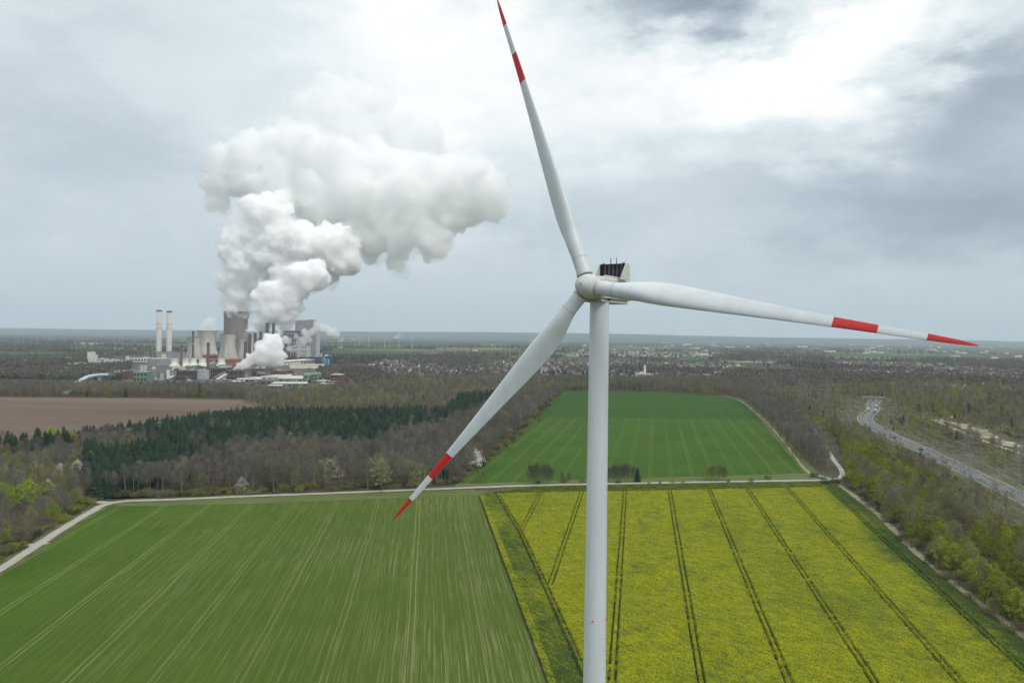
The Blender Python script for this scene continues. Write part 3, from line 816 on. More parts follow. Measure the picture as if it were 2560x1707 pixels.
def cooling_tower(cx, top, base, wt, ww, wb, mat, label, waist=.62, group=None, wb_y=None, leg=.05, rim=True):
    g_, s = P(cx, base); h = (base - top) * s
    rt_, rw, rb = wt * s / 2, ww * s / 2, wb * s / 2
    t = empty('cooling_tower', g_); tag(t, label, 'cooling tower', group)
    prof = []
    zw = h * waist; b1 = zw / math.sqrt(max((rb / rw) ** 2 - 1, 1e-3)); b2 = (h - zw) / math.sqrt(max((rt_ / rw) ** 2 - 1, 1e-3))
    for z in np.linspace(h * leg, h, 26):
        b_ = b1 if z < zw else b2; prof.append((rw * math.sqrt(1 + ((z - zw) / b_) ** 2), z))
    m = MB().lathe(prof, 56)
    inner = [(r_ - max(.6, rt_ * .02), z) for r_, z in prof][::-1]
    sh = m.build('shell', mat, t)
    MB().lathe(inner, 56).build('shell_inside', M_shell_in, sh)
    rr = prof[-1][0]
    MB().lathe([(rr - 1.2, h - .01), (rr + .02 * rt_, h - .02 * rt_), (rr + .03 * rt_, h + .02), (rr - 1.2, h + .3)], 56).build('rim', M_dgrey if rim else mat, t)
    lm = MB(); rb0 = prof[0][0]
    for i in range(36):
        a = 2 * math.pi * i / 36; a2 = a + 2 * math.pi / 72; a3 = a - 2 * math.pi / 72
        for aa in (a2, a3):
            lm.tube((rb0 * 1.04 * math.cos(a), rb0 * 1.04 * math.sin(a), 0), (rb0 * math.cos(aa), rb0 * math.sin(aa), h * leg + .3), s * .35, s * .3, 4)
    lg = lm.build('support_lattice', M_conc, t); lg['kind'] = 'stuff'
    MB().lathe([(rb0 * .94, 0.02), (rb0 * .90, h * leg)], 40).build('fill_wall', M_dgrey, t)
    return t
def chimney(cx, top, base, w0, w1, mat, label, group=None, cap=True, bands=0):
    g_, s = P(cx, base); h = (base - top) * s
    t = empty('chimney', g_); tag(t, label, 'chimney', group)
    MB().lathe([(w0 * s / 2, 0), (w1 * s / 2, h), (w1 * s / 2 * .8, h), (w1 * s / 2 * .8, h - 5)], 28).build('shaft', mat, t)
    if cap: MB().lathe([(w1 * s / 2 + .02, h - 6), (w1 * s / 2 + .5, h - 5.5), (w1 * s / 2 + .5, h + .2), (w1 * s / 2 * .82, h + .3)], 28).build('cap', M_dgrey, t)
    for k in range(bands):
        z = h * (.62 + .09 * k); r_ = (w0 + (w1 - w0) * z / h) * s / 2
        MB().lathe([(r_ + .02, z), (r_ + .9, z + .1), (r_ + .9, z + 1.2), (r_ + .02, z + 1.3)], 28).build('platform', M_lgrey, t)
    return t
cooling_tower(589, 779, 886, 58, 56.8, 63, M_tan, 'tallest brown cooling tower with the big steam column', waist=.75)
cooling_tower(517.7, 827, 893, 47, 38, 58, M_conc, 'tall grey cooling tower with a small puff, left of the brown one', waist=.62)
cooling_tower(631, 829, 894, 48, 42, 56, M_conc, 'grey cooling tower behind the row of dark chimneys', waist=.62)
cooling_tower(486, 843, 897, 34, 31, 46, M_conc_d, 'smaller stained cooling tower behind the slender brown chimney', waist=.70)
cooling_tower(570, 835, 900, 38, 35.5, 52, M_conc_d, 'stained cooling tower in front of the brown one', waist=.66)
cooling_tower(606, 845, 899, 34, 31, 44, M_conc_d, 'stained cooling tower partly hidden by dark chimneys', waist=.68)
for cx, lab in ((437, 'small squat cooling tower at the left end of the low row'), (464.5, 'second small squat cooling tower from the left'), (483, 'small squat cooling tower behind the slender chimney'), (506, 'small squat cooling tower left of the stout brown chimney'), (553.5, 'small squat cooling tower by the red ducts')):
    cooling_tower(cx, 895, 917, 19, 16.5, 30, M_pale, lab, waist=.62, group='small squat cooling towers', rim=False, leg=.1)
M_bc = pbr('brown_chimney', (.145, .105, .088), .9, .1, .05, .15, (.11, .082, .072), stretch=(1, 1, .3))
M_vc = pbr('dark_violet_chimney', (.095, .078, .088), .9, .1, .05, .15, (.07, .058, .066), stretch=(1, 1, .3))
chimney(397, 775, 893, 13.2, 12.6, M_chim, 'left one of the two tall white chimneys', 'tall white chimneys', bands=2)
chimney(422.5, 777, 893, 13.2, 12.8, M_chim, 'right one of the two tall white chimneys', 'tall white chimneys', bands=2)
chimney(453.3, 861, 918, 5.2, 4.4, M_bc, 'short brown chimney between small squat cooling towers')
chimney(482, 827.3, 914, 6.4, 5.2, M_bc, 'slender tall brown chimney before the stained cooling tower', bands=1)
chimney(520, 856, 945, 7.8, 7.0, M_bc, 'stout brown chimney standing nearest, by the brick boiler houses')
chimney(613.5, 853.5, 902, 8.4, 7.6, M_vc, 'short dark chimney at the left of the dark row')
chimney(624, 833.5, 900, 7.6, 7.2, M_vc, 'dark chimney before the cooling tower with the leaning plume')
chimney(637.5, 831.5, 900, 7.4, 7.0, M_vc, 'second tall dark chimney before the cooling tower')
chimney(651, 828.5, 900, 7.2, 6.8, M_vc, 'dark chimney at the rim of the plume cooling tower')
chimney(667.5, 806.5, 899, 8.0, 7.6, M_vc, 'left one of two dark chimneys rising above the white steam')
chimney(683, 807.2, 899, 8.0, 7.8, M_vc, 'right one of two dark chimneys rising above the white steam')

def building(px0, px1, top, base, depth, wall, roof, label, rz=0.0, name='industrial_building', rows=0, cols=0, cat='building', ribs=0, win=None, par=True, roofh=.05, group=None, off_top=None):
    """box building whose front face spans px0..px1 and top..base in the photograph"""
    cx = (px0 + px1) / 2; g_, s = P(cx, base)
    w = (px1 - px0) * s / max(.3, math.cos(rz)); h = (base - top) * s
    if abs(rz) > .01: w = (px1 - px0) * s / (abs(math.cos(rz)) + abs(math.sin(rz)) * depth / max(w, 1))
    t = empty(name, g_, rz); tag(t, label, cat, group)
    m = MB(); m.box((0, depth / 2, h / 2), (w, depth, h)); m.build('wall', wall, t)
    if par:
        MB().box((0, depth / 2, h + .35), (w + .8, depth + .8, .7)).build('roof', roof, t)
    if ribs:
        for i in range(ribs + 1):
            MB().box((-w / 2 + w * i / ribs, -.3, h / 2), (max(.5, .12 * s * 3), .6, h)).build('pilaster', M_lgrey, t)
    if rows and cols:
        for r_ in range(rows):
            for c_ in range(cols):
                ww, hh = w / cols * .6, h / rows * .45
                MB().box((-w / 2 + w * (c_ + .5) / cols, -.06, h * (r_ + .5) / rows), (ww, .24, hh)).build('window', win or M_glass, t)
    for k in range(2):
        MB().box((w * random.uniform(-.3, .3), depth * random.uniform(.3, .7), h + 1.2 + .7), (w * .1, depth * .15, 2.4)).build('roof_vent', M_lgrey, t)
    return t, s, w, h
building(390, 443, 880, 905, 60, M_greyc, M_roofd, 'grey hall under the two white chimneys')
building(404, 414, 886, 905.6, 4, M_cladw, M_roof, 'small white block on the grey hall front')
building(360, 400, 897, 915, 60, M_greyc, M_lgrey, 'grey green works hall left of the white chimneys', rz=R(-18))
building(440.7, 484, 927, 953, 50, M_brick, M_roofd, 'dark brick boiler house left of the silver filter', rows=2, cols=6)
building(523.6, 563, 921, 946, 50, M_brick, M_roofd, 'dark brick boiler house right of the stout chimney', rows=2, cols=6)
building(563, 606, 926, 952, 60, M_brick, M_roofd, 'broad dark brick bunker house beside the conveyor bridges', rows=2, cols=4)
building(606, 664, 922, 947, 50, M_brick, M_dgrey, 'long dark brick hall below the low steam', rows=1, cols=8)
building(640, 668, 917, 926, 30, M_dgrey, M_dgrey, 'dark plant room on the long brick hall')
building(667, 715, 928, 944, 55, M_brick, M_roofd, 'flat dark brick hall by the dark trees', rows=1, cols=6)
building(488, 512, 926, 952, 20, M_lgrey, M_greyc, 'silver filter building between the brick halls', rows=3, cols=3, win=M_lblue)
building(457, 485, 916, 924, 22, M_green, M_green, 'pale green hall before the small cooling towers')
building(430, 452, 917, 926, 24, M_pale, M_roof, 'pale low hall at the left of the green one')
building(545, 570, 913, 922, 25, M_lgrey, M_roofd, 'grey basin house under the small cooling tower')
building(737, 787, 803, 897, 70, M_greyc, M_greyc, 'tallest grey boiler tower with its rounded head behind the thin steam')
building(776, 793, 822, 897, 40, M_lgrey, M_greyc, 'narrow grey stair tower at the side of the boiler tower')
building(700, 738, 827, 899, 60, M_dgrey, M_dgrey, 'dark grey steel boiler frame beside the tall one', rows=6, cols=5, win=M_greyc)
building(726, 770, 864, 900, 35, M_lgrey, M_greyc, 'light grey turbine block before the boiler tower', rows=4, cols=2, win=M_greyc)
building(727, 739, 880, 901, 10, M_brick_r, M_cladw, 'white framed red panel wall on the grey block', ribs=2)
building(767, 793, 870, 895, 30, M_blue, M_greyc, 'dark blue building right of the boiler tower')
building(793, 805, 873, 893, 26, M_blue, M_blue, 'narrow dark blue block behind the white duct')
building(775, 809, 892, 907, 30, M_blue, M_greyc, 'lower dark blue hall in front of the white ducts')
building(816, 828, 890, 906, 26, M_blue, M_blue, 'dark blue block at the right end of the plant')
building(804, 821, 898, 911, 12, M_lblue, M_lblue, 'light blue steel frame building with open floors', rows=3, cols=2)
# rounded head and humps of the boiler tower
t = empty('boiler_head', P(761, 897)[0] + Vector((0, 35, 0))); tag(t, 'rounded steel head on top of the tallest boiler tower', 'boiler head')
g_, s = P(761, 897); ht = (897 - 803) * s
m = MB(); n_ = 12; w_ = 48 * s / 2
pts = [(-w_ * .92, 0), (-w_ * .9, 3.5 * s * .6), (-w_ * .6, 2.2 * s), (w_ * .1, 2.6 * s), (w_ * .45, 4.4 * s), (w_ * .95, 4.2 * s), (w_ * .98, 0)]
vs = [Vector((x, y, ht + z)) for y in (-30, 30) for x, z in pts]; N = len(pts)
m.add(vs, [tuple(range(N)), tuple(range(N, 2 * N))[::-1]] + [(i, N + i, N + (i + 1) % N, (i + 1) % N) for i in range(N)])
m.build('head', M_greyc, t)
for x in (-.5, -.15): MB().box((w_ * x, -10, ht + 3.0 * s), (3, 3, 1.6 * s)).build('vent', M_dgrey, t)
# long hall with pilasters, running away to the right
a, b = P(681, 918)[0], P(786, 909)[0]
d_ = b - a; ang = math.atan2(d_.y, d_.x); Lh = d_.length
t = empty('turbine_hall', a, ang); tag(t, 'long grey turbine hall with upright ribs leading to the blue buildings', 'hall')
hh = 11 * P(733, 913)[1]
MB().box((Lh / 2, 20, hh / 2), (Lh, 40, hh)).build('wall', M_greyc, t)
MB().box((Lh / 2, 20, hh + .5), (Lh + 1, 41, 1.0)).build('roof', M_pale, t)
for i in range(15):
    MB().box((Lh * i / 14, -.4, hh / 2), (1.6, .8, hh)).build('pilaster', M_roof, t)
for i in range(14):
    MB().box((Lh * (i + .5) / 14, -.08, hh * .5), (Lh / 14 * .62, .3, hh * .55)).build('window', M_pale if i < 9 else M_dgrey, t)
building(724, 806, 911, 921, 30, M_pale, M_roof, 'low cream annex at the foot of the turbine hall')
# ducts
def duct(pts, r_, mat, label, name='duct', n=12):
    m = MB(); pts = [Vector(p) for p in pts]
    o_ = pts[0].copy(); o_.z = 0
    for p, q in zip(pts[:-1], pts[1:]): m.tube(p - o_, q - o_, r_, r_, n)
    t = m.build(name, mat, None, o_); tag(t, label, 'duct'); return t
def up(px, py, base):              # point above ground spot seen at py
    g_, s = P(px, base); return g_ + Vector((0, 0, (base - py) * s))
duct([up(776, 872, 894), up(783, 869, 894), up(788, 872, 894), up(789, 880, 894), up(789, 893, 894)], 3.4, M_cladw, 'white bent duct in front of the dark blue building')
duct([up(812, 890, 905), up(817, 888, 905), up(821, 891, 905), up(821.5, 905, 905)], 3.6, M_cladw, 'white bent duct at the right end of the lower blue hall')
duct([up(801, 893, 896), up(803, 886, 896), up(805, 883, 896)], 3.2, M_cladw, 'short white duct between the blue buildings')
duct([up(436, 889.5, 899), up(465, 888, 899)], 4.2, M_pipe, 'thick dark red duct left of the stained cooling tower')
duct([up(440, 884, 898), up(463, 882.5, 898)], 3.0, M_pipe, 'upper dark red duct behind the short brown chimney')
duct([up(505, 889, 903), up(545, 888.5, 903)], 4.0, M_pipe, 'dark red duct behind the stout brown chimney')
duct([up(522, 900, 912), up(546, 900, 912)], 5.0, M_pipe, 'bright red duct right of the stout brown chimney')
duct([up(563, 900, 911), up(604, 899, 911)], 4.0, M_pipe, 'upper red duct at the foot of the stained tower')
duct([up(565, 905, 911), up(601, 903.5, 911)], 3.6, M_pipe, 'middle red duct at the foot of the stained tower')
duct([up(565, 911, 916), up(592, 910, 916)], 3.2, M_pipe, 'lowest red duct beside the tip of the low steam')
duct([up(489, 901, 912), up(500, 900, 912)], 5.5, M_pipe, 'red duct stub between two small cooling towers')
# conveyor bridges
def conveyor(p0, p1, w_, label, mat=M_greyc, roofm=M_lgrey):
    o_ = p0.copy(); o_.z = 0; d = p1 - p0; L_ = d.length; ang = math.atan2(d.y, d.x); pit = math.atan2(d.z, math.hypot(d.x, d.y))
    t = empty('conveyor_bridge', o_); tag(t, label, 'conveyor')
    rot = Matrix.Rotation(ang, 4, 'Z') @ Matrix.Rotation(-pit, 4, 'Y')
    m = MB().box((L_ / 2, 0, 0), (L_, w_, w_ * .8)); m.v = [tuple(rot @ Vector(v) + p0 - o_) for v in m.v]; m.build('gallery', mat, t)
    m = MB().box((L_ / 2, 0, w_ * .45), (L_ + .5, w_ * 1.08, w_ * .12)); m.v = [tuple(rot @ Vector(v) + p0 - o_) for v in m.v]; m.build('roof', roofm, t)
    for k in (.3, .6, .9):
        q = p0 + d * k - o_
        if q.z > 4:
            m = MB(); m.tube((q.x, q.y - w_ * .4, 0), (q.x, q.y - w_ * .4, q.z), .6, .6, 5); m.tube((q.x, q.y + w_ * .4, 0), (q.x, q.y + w_ * .4, q.z), .6, .6, 5); m.build('trestle', M_dgrey, t)
    return t
conveyor(up(421, 950, 952), up(457, 928, 949), 7, 'grey conveyor bridge climbing to the left brick boiler house')
conveyor(up(536, 946, 948), up(571, 929, 947), 6, 'upper of two parallel conveyor bridges by the bunker house', M_dgrey, M_greyc)
conveyor(up(541, 952, 954), up(574, 932, 951), 6, 'lower of two parallel conveyor bridges by the bunker house')
conveyor(up(735, 955, 956), up(824, 942, 955), 7, 'long dark conveyor gallery to the red brick tower', M_brick, M_roofd)
# front flat halls
def flat(px0, px1, py_front, py_back, h, wall, roof, label, gable=False):
    a0, a1, b0, b1 = G(px0, py_front), G(px1, py_front), G(px0 + (px1 - px0) * .12, py_back), G(px1 + (px1 - px0) * .02, py_back)
    c_ = (a0 + a1 + b0 + b1) / 4; t = empty('flat_hall', c_); tag(t, label, 'hall')
    q = [p - c_ for p in (a0, a1, b1, b0)]
    vs = q + [p + Vector((0, 0, h)) for p in q]
    MB().add(vs, [(0, 1, 5, 4), (1, 2, 6, 5), (2, 3, 7, 6), (3, 0, 4, 7)]).build('wall', wall, t)
    r0 = [p * 1.01 + Vector((0, 0, h)) for p in q]; r1 = [p + Vector((0, 0, .5)) for p in r0]
    if gable:
        m0 = (r1[0] + r1[3]) / 2 + Vector((0, 0, h * .45)); m1 = (r1[1] + r1[2]) / 2 + Vector((0, 0, h * .45))
        MB().add(r1 + [m0, m1], [(0, 1, 5, 4), (2, 3, 4, 5), (0, 4, 3), (1, 2, 5)]).build('roof', roof, t)
    else:
        MB().add(r0 + r1, [(0, 1, 5, 4), (1, 2, 6, 5), (2, 3, 7, 6), (3, 0, 4, 7), (4, 5, 6, 7)]).build('roof', roof, t)
    L0 = (q[1] - q[0]); nb = max(3, int(L0.length / 12))
    for i in range(nb):
        p = q[0] + L0 * (i + .5) / nb
        MB().box((p.x, p.y - .1, h * .55), (L0.length / nb * .6, .3, h * .35)).build('window', M_glass, t)
    return t
flat(650, 728, 951, 943, 7, M_lgrey, M_roof, 'broad pale roofed hall before the long brick hall')
flat(590, 655, 956, 949, 6, M_dgrey, M_roof, 'pale flat roof left of the broad hall')
flat(572, 612, 961, 957, 5, M_dgrey, M_roof, 'lowest pale flat roof at the left of the yard')
flat(693, 757, 957, 950, 8, M_green, M_roof, 'green walled hall with a pale pitched roof', gable=True)
flat(646, 694, 962, 956, 7, M_brick, M_roofd, 'dark flat brick hall in the yard')
flat(676, 768, 967, 962, 6, M_green, M_roof, 'long low hall with a pale roof near the yard edge')
flat(760, 790, 949, 943, 9, M_green, M_green, 'green roofed hall under the conveyor gallery', gable=True)
flat(665, 706, 970, 967, 4, M_dgrey, M_roof, 'small pale shed roof at the wood edge')
building(777, 792, 936, 958, 16, M_green, M_green, 'narrow green tower beside the conveyor gallery', rows=3, cols=2)
building(790, 846, 953, 965, 24, M_green, M_lgrey, 'wide green hall before the red brick tower')
building(795, 831, 960, 969, 20, M_green, M_lgrey, 'low green hall nearest the wood')
building(826, 853, 937, 965, 26, M_brick_r, M_roof, 'square red brick tower at the right end of the plant', rows=3, cols=3)
# left works
building(218, 231, 880, 907, 16, M_pale, M_roof, 'tall cream block of the works on the left')
building(231, 237, 887, 907, 16, M_cladw, M_roof, 'slim white annex of the tall cream block')
building(241, 261, 897, 909, 24, M_cladw, M_roof, 'white works building with a dark frame', rows=2, cols=3)
building(263, 289, 899, 908, 22, M_cladw, M_roof, 'white hall in the middle of the left works')
building(289, 314, 903, 908, 20, M_pale, M_roof, 'low cream hall in the left works')
building(314, 320, 891, 905, 10, M_cladw, M_roof, 'small white tower of the left works')
building(321, 381, 895, 905, 40, M_cladw, M_roof, 'long white hall beside the chimneys', cols=8, rows=1)
building(170, 218, 907, 910, 18, M_cladw, M_roof, 'long low white shed of the left works')
building(269, 299, 931, 949, 24, M_green, M_roofd, 'green hall where the silver conveyor ends')
building(299, 317, 929, 948, 24, M_brick, M_brick_r, 'brown block next to the green hall')
building(333, 368, 930, 954, 30, M_green, M_greyc, 'green works block under the silos', rows=2, cols=4)
building(116, 152, 938, 948, 26, M_green, M_lgrey, 'green shed left of the silver conveyor')
building(72, 104, 934, 944, 26, M_brick_r, M_roofd, 'red brown brick house in the trees on the left')
building(117, 155, 929, 936, 16, M_pale, M_roofd, 'long cream house with small windows on the left', cols=8, rows=1)
def silo(px, top, base, w_, mat, label, group='silos of the works'):
    g_, s = P(px, base); h = (base - top) * s; r_ = w_ * s / 2
    t = empty('silo', g_); tag(t, label, 'silo', group)
    MB().lathe([(r_, 0), (r_, h)], 20).build('drum', mat, t)
    MB().lathe([(r_ * 1.03, h), (r_ * .5, h + r_ * .3), (.05, h + r_ * .45)], 20).build('cap', M_greyc, t)
for px, tp, ba, w_, m__ in ((354, 914, 937, 8, M_lgrey), (363, 914, 937, 8, M_lgrey), (384, 917, 943, 8, M_pale), (420, 925, 948, 8.5, M_pale), (402, 933, 950, 4, M_lgrey), (407, 933, 950, 4, M_lgrey), (337, 926, 942, 5, M_greyc), (345, 926, 942, 5, M_greyc), (376, 934, 948, 5, M_cladw), (310, 912, 925, 3, M_pale)):
    silo(px, tp, ba, w_, m__, 'round upright silo left of the brick boiler houses')
# pipe racks and steelwork: open frames between the silos
def frame(px0, px1, top, base, nx_, nz_, label, mat=M_steel, dep=14):
    g_, s = P((px0 + px1) / 2, base); w_ = (px1 - px0) * s; h = (base - top) * s
    t = empty('steel_frame', g_); tag(t, label, 'steel frame', 'open steel frames of the plant')
    for i in range(nx_ + 1):
        m = MB()
        for y in (0, dep): m.box((-w_ / 2 + w_ * i / nx_, y, h / 2), (.9, .9, h))
        m.build('column', mat, t)
    for k in range(1, nz_ + 1):
        m = MB()
        for y in (0, dep): m.box((0, y, h * k / nz_ - .5), (w_, .7, .8))
        m.build('beam', mat, t)
    for k in range(nz_):
        MB().box((random.uniform(-.2, .2) * w_, dep / 2, h * (k + .35) / nz_), (w_ * random.uniform(.3, .7), dep * .6, h / nz_ * .5)).build('vessel', random.choice([M_lgrey, M_greyc, M_dgrey, M_green]), t)
for a_ in ((366, 384, 922, 946, 3, 3, 'open steel frame among the silos'), (388, 418, 927, 948, 5, 3, 'wide open steel frame right of the silos'), (318, 333, 922, 946, 3, 3, 'open steel frame left of the silos'), (425, 442, 930, 951, 3, 3, 'open steel frame before the left boiler house'),
           (512, 524, 925, 947, 2, 4, 'open steel frame before the stout chimney'), (640, 668, 928, 948, 5, 3, 'open steel frame before the long brick hall'), (600, 620, 928, 952, 3, 4, 'open steel frame beside the bunker house'), (488, 534, 948, 958, 6, 2, 'low pipe rack before the silver filter'), (380, 440, 951, 959, 8, 1, 'long low pipe rack before the silos'), (536, 580, 953, 961, 6, 1, 'low pipe rack at the conveyor feet'), (445, 487, 954, 961, 6, 1, 'low pipe rack before the left boiler house'), (702, 740, 820, 829, 4, 1, 'open steel crown on the dark boiler frame')):
    frame(*a_)
# small sheds, transformers and plant rooms between the big blocks
random.seed(77)
for i in range(64):
    px = random.choice([random.uniform(335, 620), random.uniform(430, 830), random.uniform(560, 700)]); ba = random.uniform(918, 960)
    w_ = random.uniform(5, 18); hh_ = random.uniform(2.5, 8)
    nm_, wl, rf = random.choice([('brown', M_brick, M_roofd), ('dark grey', M_dgrey, M_roofd), ('dark grey', M_dgrey, M_greyc), ('grey', M_greyc, M_dgrey), ('brown', M_bc, M_greyc), ('pale green', M_green, M_dgrey), ('cream', M_pale, M_greyc)])
    zn = 'below the white chimneys' if px < 445 else 'round the brown chimneys' if px < 540 else 'by the conveyor bridges' if px < 610 else 'before the long brick hall' if px < 715 else 'beside the flat halls'
    g_, s = P(px, ba)
    t, s, w2, h2 = building(px - w_ / 2, px + w_ / 2, ba - hh_, ba, random.uniform(8, 22), wl, rf, '%s %s plant room %s' % ('tall' if hh_ > 5.5 else 'low', nm_, zn), name='plant_room', group='plant rooms of the power station', rows=1 if w_ > 9 else 0, cols=3)
for i in range(46):
    px = random.uniform(330, 700); ba = random.uniform(920, 958); g_, s = P(px, ba); h_ = random.uniform(6, 16) * s
    m = MB(); m.tube((0, 0, 0), (0, 0, h_), .55, .45, 6)
    t = m.build(random.choice(['vent_stack', 'lamp_mast']), random.choice([M_steel, M_lgrey, M_bc]), None, g_); tag(t, 'thin upright mast or vent pipe among the plant blocks', 'mast', 'masts and vent pipes of the plant')
# silver curved conveyor tube
pts = [up(160, 984, 986), up(172, 977, 984), up(179, 966, 977), up(198, 953, 968), up(219, 942.5, 960), up(238, 938.5, 956), up(252, 937.5, 953), up(268, 937, 950)]
o_ = Vector((pts[0].x, pts[0].y, 0))
t = empty('curved_conveyor', o_); tag(t, 'long silvery conveyor tube curving down into the trees on the left', 'conveyor')
m = MB(); L_ = []
q = [pts[0] * 2 - pts[1]] + pts + [pts[-1] * 2 - pts[-2]]
for i in range(1, len(q) - 2):
    for k in range(4):
        t_ = k / 4; L_.append(.5 * ((2 * q[i]) + (q[i + 1] - q[i - 1]) * t_ + (2 * q[i - 1] - 5 * q[i] + 4 * q[i + 1] - q[i + 2]) * t_ * t_ + (3 * q[i] - q[i - 1] - 3 * q[i + 1] + q[i + 2]) * t_ ** 3))
L_.append(pts[-1])
for a_, b_ in zip(L_[:-1], L_[1:]): m.tube(a_ - o_, b_ - o_, 3.4, 3.4, 10)
m.build('tube', pbr('silver_sheet', (.50, .56, .60), .5, .08, .1, .4, (.42, .47, .51)), t)
for i in range(3, len(L_) - 2, 5):
    p = L_[i] - o_; mm = MB(); mm.tube((p.x, p.y - 2, 0), (p.x, p.y - 2, p.z), .7, .7, 5); mm.tube((p.x, p.y + 2, 0), (p.x, p.y + 2, p.z), .7, .7, 5); mm.build('trestle', M_greyc, t)
sheet('plant_yard', [G(300, 960), G(560, 966), G(700, 972), G(850, 968), G(800, 940), G(740, 922), G(700, 905), G(400, 898), G(345, 912), G(315, 935)], .25, pbr('yard', (.13, .12, .105), .95, .25, .03, .1, (.06, .062, .045), coords='pos', detail=8))

# ------------------------------------------------------------------ steam
def steam_mat(name, dens, col=(1, 1, 1)):
    m_, t, out = material(name)
    pv = t.n.new('ShaderNodeVolumePrincipled')
    pv.inputs['Color'].default_value = (*col, 1)
    pv.inputs['Density'].default_value = dens
    pv.inputs['Anisotropy'].default_value = 0.0
    t.l.new(pv.outputs[0], out.inputs['Volume'])
    return m_
def steam_surf(name, rad=14.0, edge=0.0):
    m_, t, out = material(name)
    b = t.n.new('ShaderNodeBsdfPrincipled'); b.inputs['Base Color'].default_value = (.97, .975, .98, 1); b.inputs['Roughness'].default_value = 1.0
    b.inputs['Specular IOR Level'].default_value = 0.0
    b.subsurface_method = 'RANDOM_WALK'
    b.inputs['Subsurface Weight'].default_value = 1.0; b.inputs['Subsurface Radius'].default_value = (1, 1, 1); b.inputs['Subsurface Scale'].default_value = rad
    t.l.new(b.outputs[0], out.inputs[0])
    return m_
def ico():
    bm = bmesh.new(); bmesh.ops.create_icosphere(bm, subdivisions=2, radius=1.0)
    v = np.array([x.co[:] for x in bm.verts]); f = np.array([[y.index for y in x.verts] for x in bm.faces]); bm.free()
    return v, f
ICO_V, ICO_F = ico()
def plume(name, label, seeds, depth, voxel, mat, kids=9, kid=(.35, .6), disp=(0.35, 0.16), seed=1, gk=5, puff=1.0, veil=None):
    """seeds: (px, py, radius px, depth offset in px). Puffs grow puffs; one closed skin round all."""
    r_ = random.Random(seed); sph = []
    for (x, y, rr, *dz) in seeds:
        dd = depth + (dz[0] if dz else 0) * depth / F
        c = AT(x, y, dd); rad = rr * dd / F
        sph.append((c, rad * .86))
        for _ in range(kids):
            d = Vector((r_.gauss(0, 1), r_.gauss(0, 1), r_.gauss(0.25, 1))).normalized()
            r2 = rad * r_.uniform(*kid); c2 = c + d * (rad * .86 - r2 * .25)
            sph.append((c2, r2))
            for _ in range(gk):
                d2 = (d * .6 + Vector((r_.gauss(0, 1), r_.gauss(0, 1), r_.gauss(0.2, 1)))).normalized()
                r3 = r2 * r_.uniform(.3, .55)
                if r3 > voxel * 1.1: sph.append((c2 + d2 * (r2 - r3 * .2), r3))
    V = np.concatenate([ICO_V * s_[1] + np.array(s_[0]) for s_ in sph])
    Fc = np.concatenate([ICO_F + i * len(ICO_V) for i in range(len(sph))])
    o = np_mesh(name, V, Fc, mat)
    tag(o, label, kind='stuff')
    big = max(s_[2] for s_ in seeds) * depth / F
    def rem(v):
        nonlocal o
        m_ = o.modifiers.new('remesh', 'REMESH'); m_.mode = 'VOXEL'; m_.voxel_size = v; m_.use_smooth_shade = True
    def dsp(size, strength, kind='CLOUDS', hard=False):
        tx = bpy.data.textures.new(name + '_billow', kind)
        if kind == 'CLOUDS': tx.noise_scale = size; tx.noise_depth = 4; tx.noise_basis = 'ORIGINAL_PERLIN'
        else: tx.noise_scale = size; tx.distance_metric = 'DISTANCE_SQUARED'
        
        if kind == 'CLOUDS' and hard: tx.noise_type = 'HARD_NOISE'
        m_ = o.modifiers.new('displace', 'DISPLACE'); m_.texture = tx; m_.texture_coords = 'GLOBAL'; m_.strength = strength; m_.mid_level = (0.24 if hard and strength < 0 else 0.5) if kind == 'CLOUDS' else 0.30
    rem(voxel)
    dsp(big * 1.0, big * disp[0] * 1.0)
    dsp(big * .80, -big * .75 * puff, 'CLOUDS', True); dsp(big * .30, -big * .22 * puff, 'VORONOI')
    dsp(big * .24, -big * .24 * puff, 'CLOUDS', True); dsp(big * .09, -big * .10 * puff, 'CLOUDS', True)
    rem(voxel)
    if veil:
        v_ = bpy.data.objects.new('steam_veil', o.data.copy()); v_.data.materials.clear(); v_.data.materials.append(veil); link(v_)
        tag(v_, 'torn thin veil round the ' + label.split(',')[0][:70], kind='stuff')
        o2 = o; o = v_
        rem(voxel * 1.3); dsp(big * .7, big * .70, 'CLOUDS', True); dsp(big * .25, big * .50, 'CLOUDS', True); rem(voxel * 1.3)
        for m_ in v_.modifiers:
            if m_.type == 'DISPLACE': m_.mid_level = .12
        o = o2
    return o
PD = G(589, 886).y
PD2 = G(631, 894).y
SEED_MAIN = [(589, 792, 20), (588, 774, 24), (598, 748, 30), (582, 735, 28), (600, 715, 30), (584, 695, 30, -6), (606, 680, 34), (586, 655, 32), (600, 632, 36), (590, 605, 30), (618, 585, 42),
 (632, 560, 46), (656, 540, 44), (684, 536, 40), (668, 585, 58), (706, 608, 60, 10), (745, 602, 52), (795, 612, 46), (838, 622, 42), (860, 655, 33), (820, 662, 42, 10), (775, 650, 52), (704, 655, 56), (652, 640, 52), (640, 690, 34),
 (852, 585, 24), (868, 612, 22), (620, 640, 46)]
SEED_2 = [(636, 826, 17), (648, 806, 22), (672, 790, 24), (655, 775, 24), (690, 772, 30), (664, 752, 28), (700, 742, 34), (730, 732, 34), (748, 702, 38), (774, 692, 36), (796, 698, 24), (718, 788, 24), (712, 812, 14), (640, 760, 16), (676, 725, 30), (735, 762, 22)]
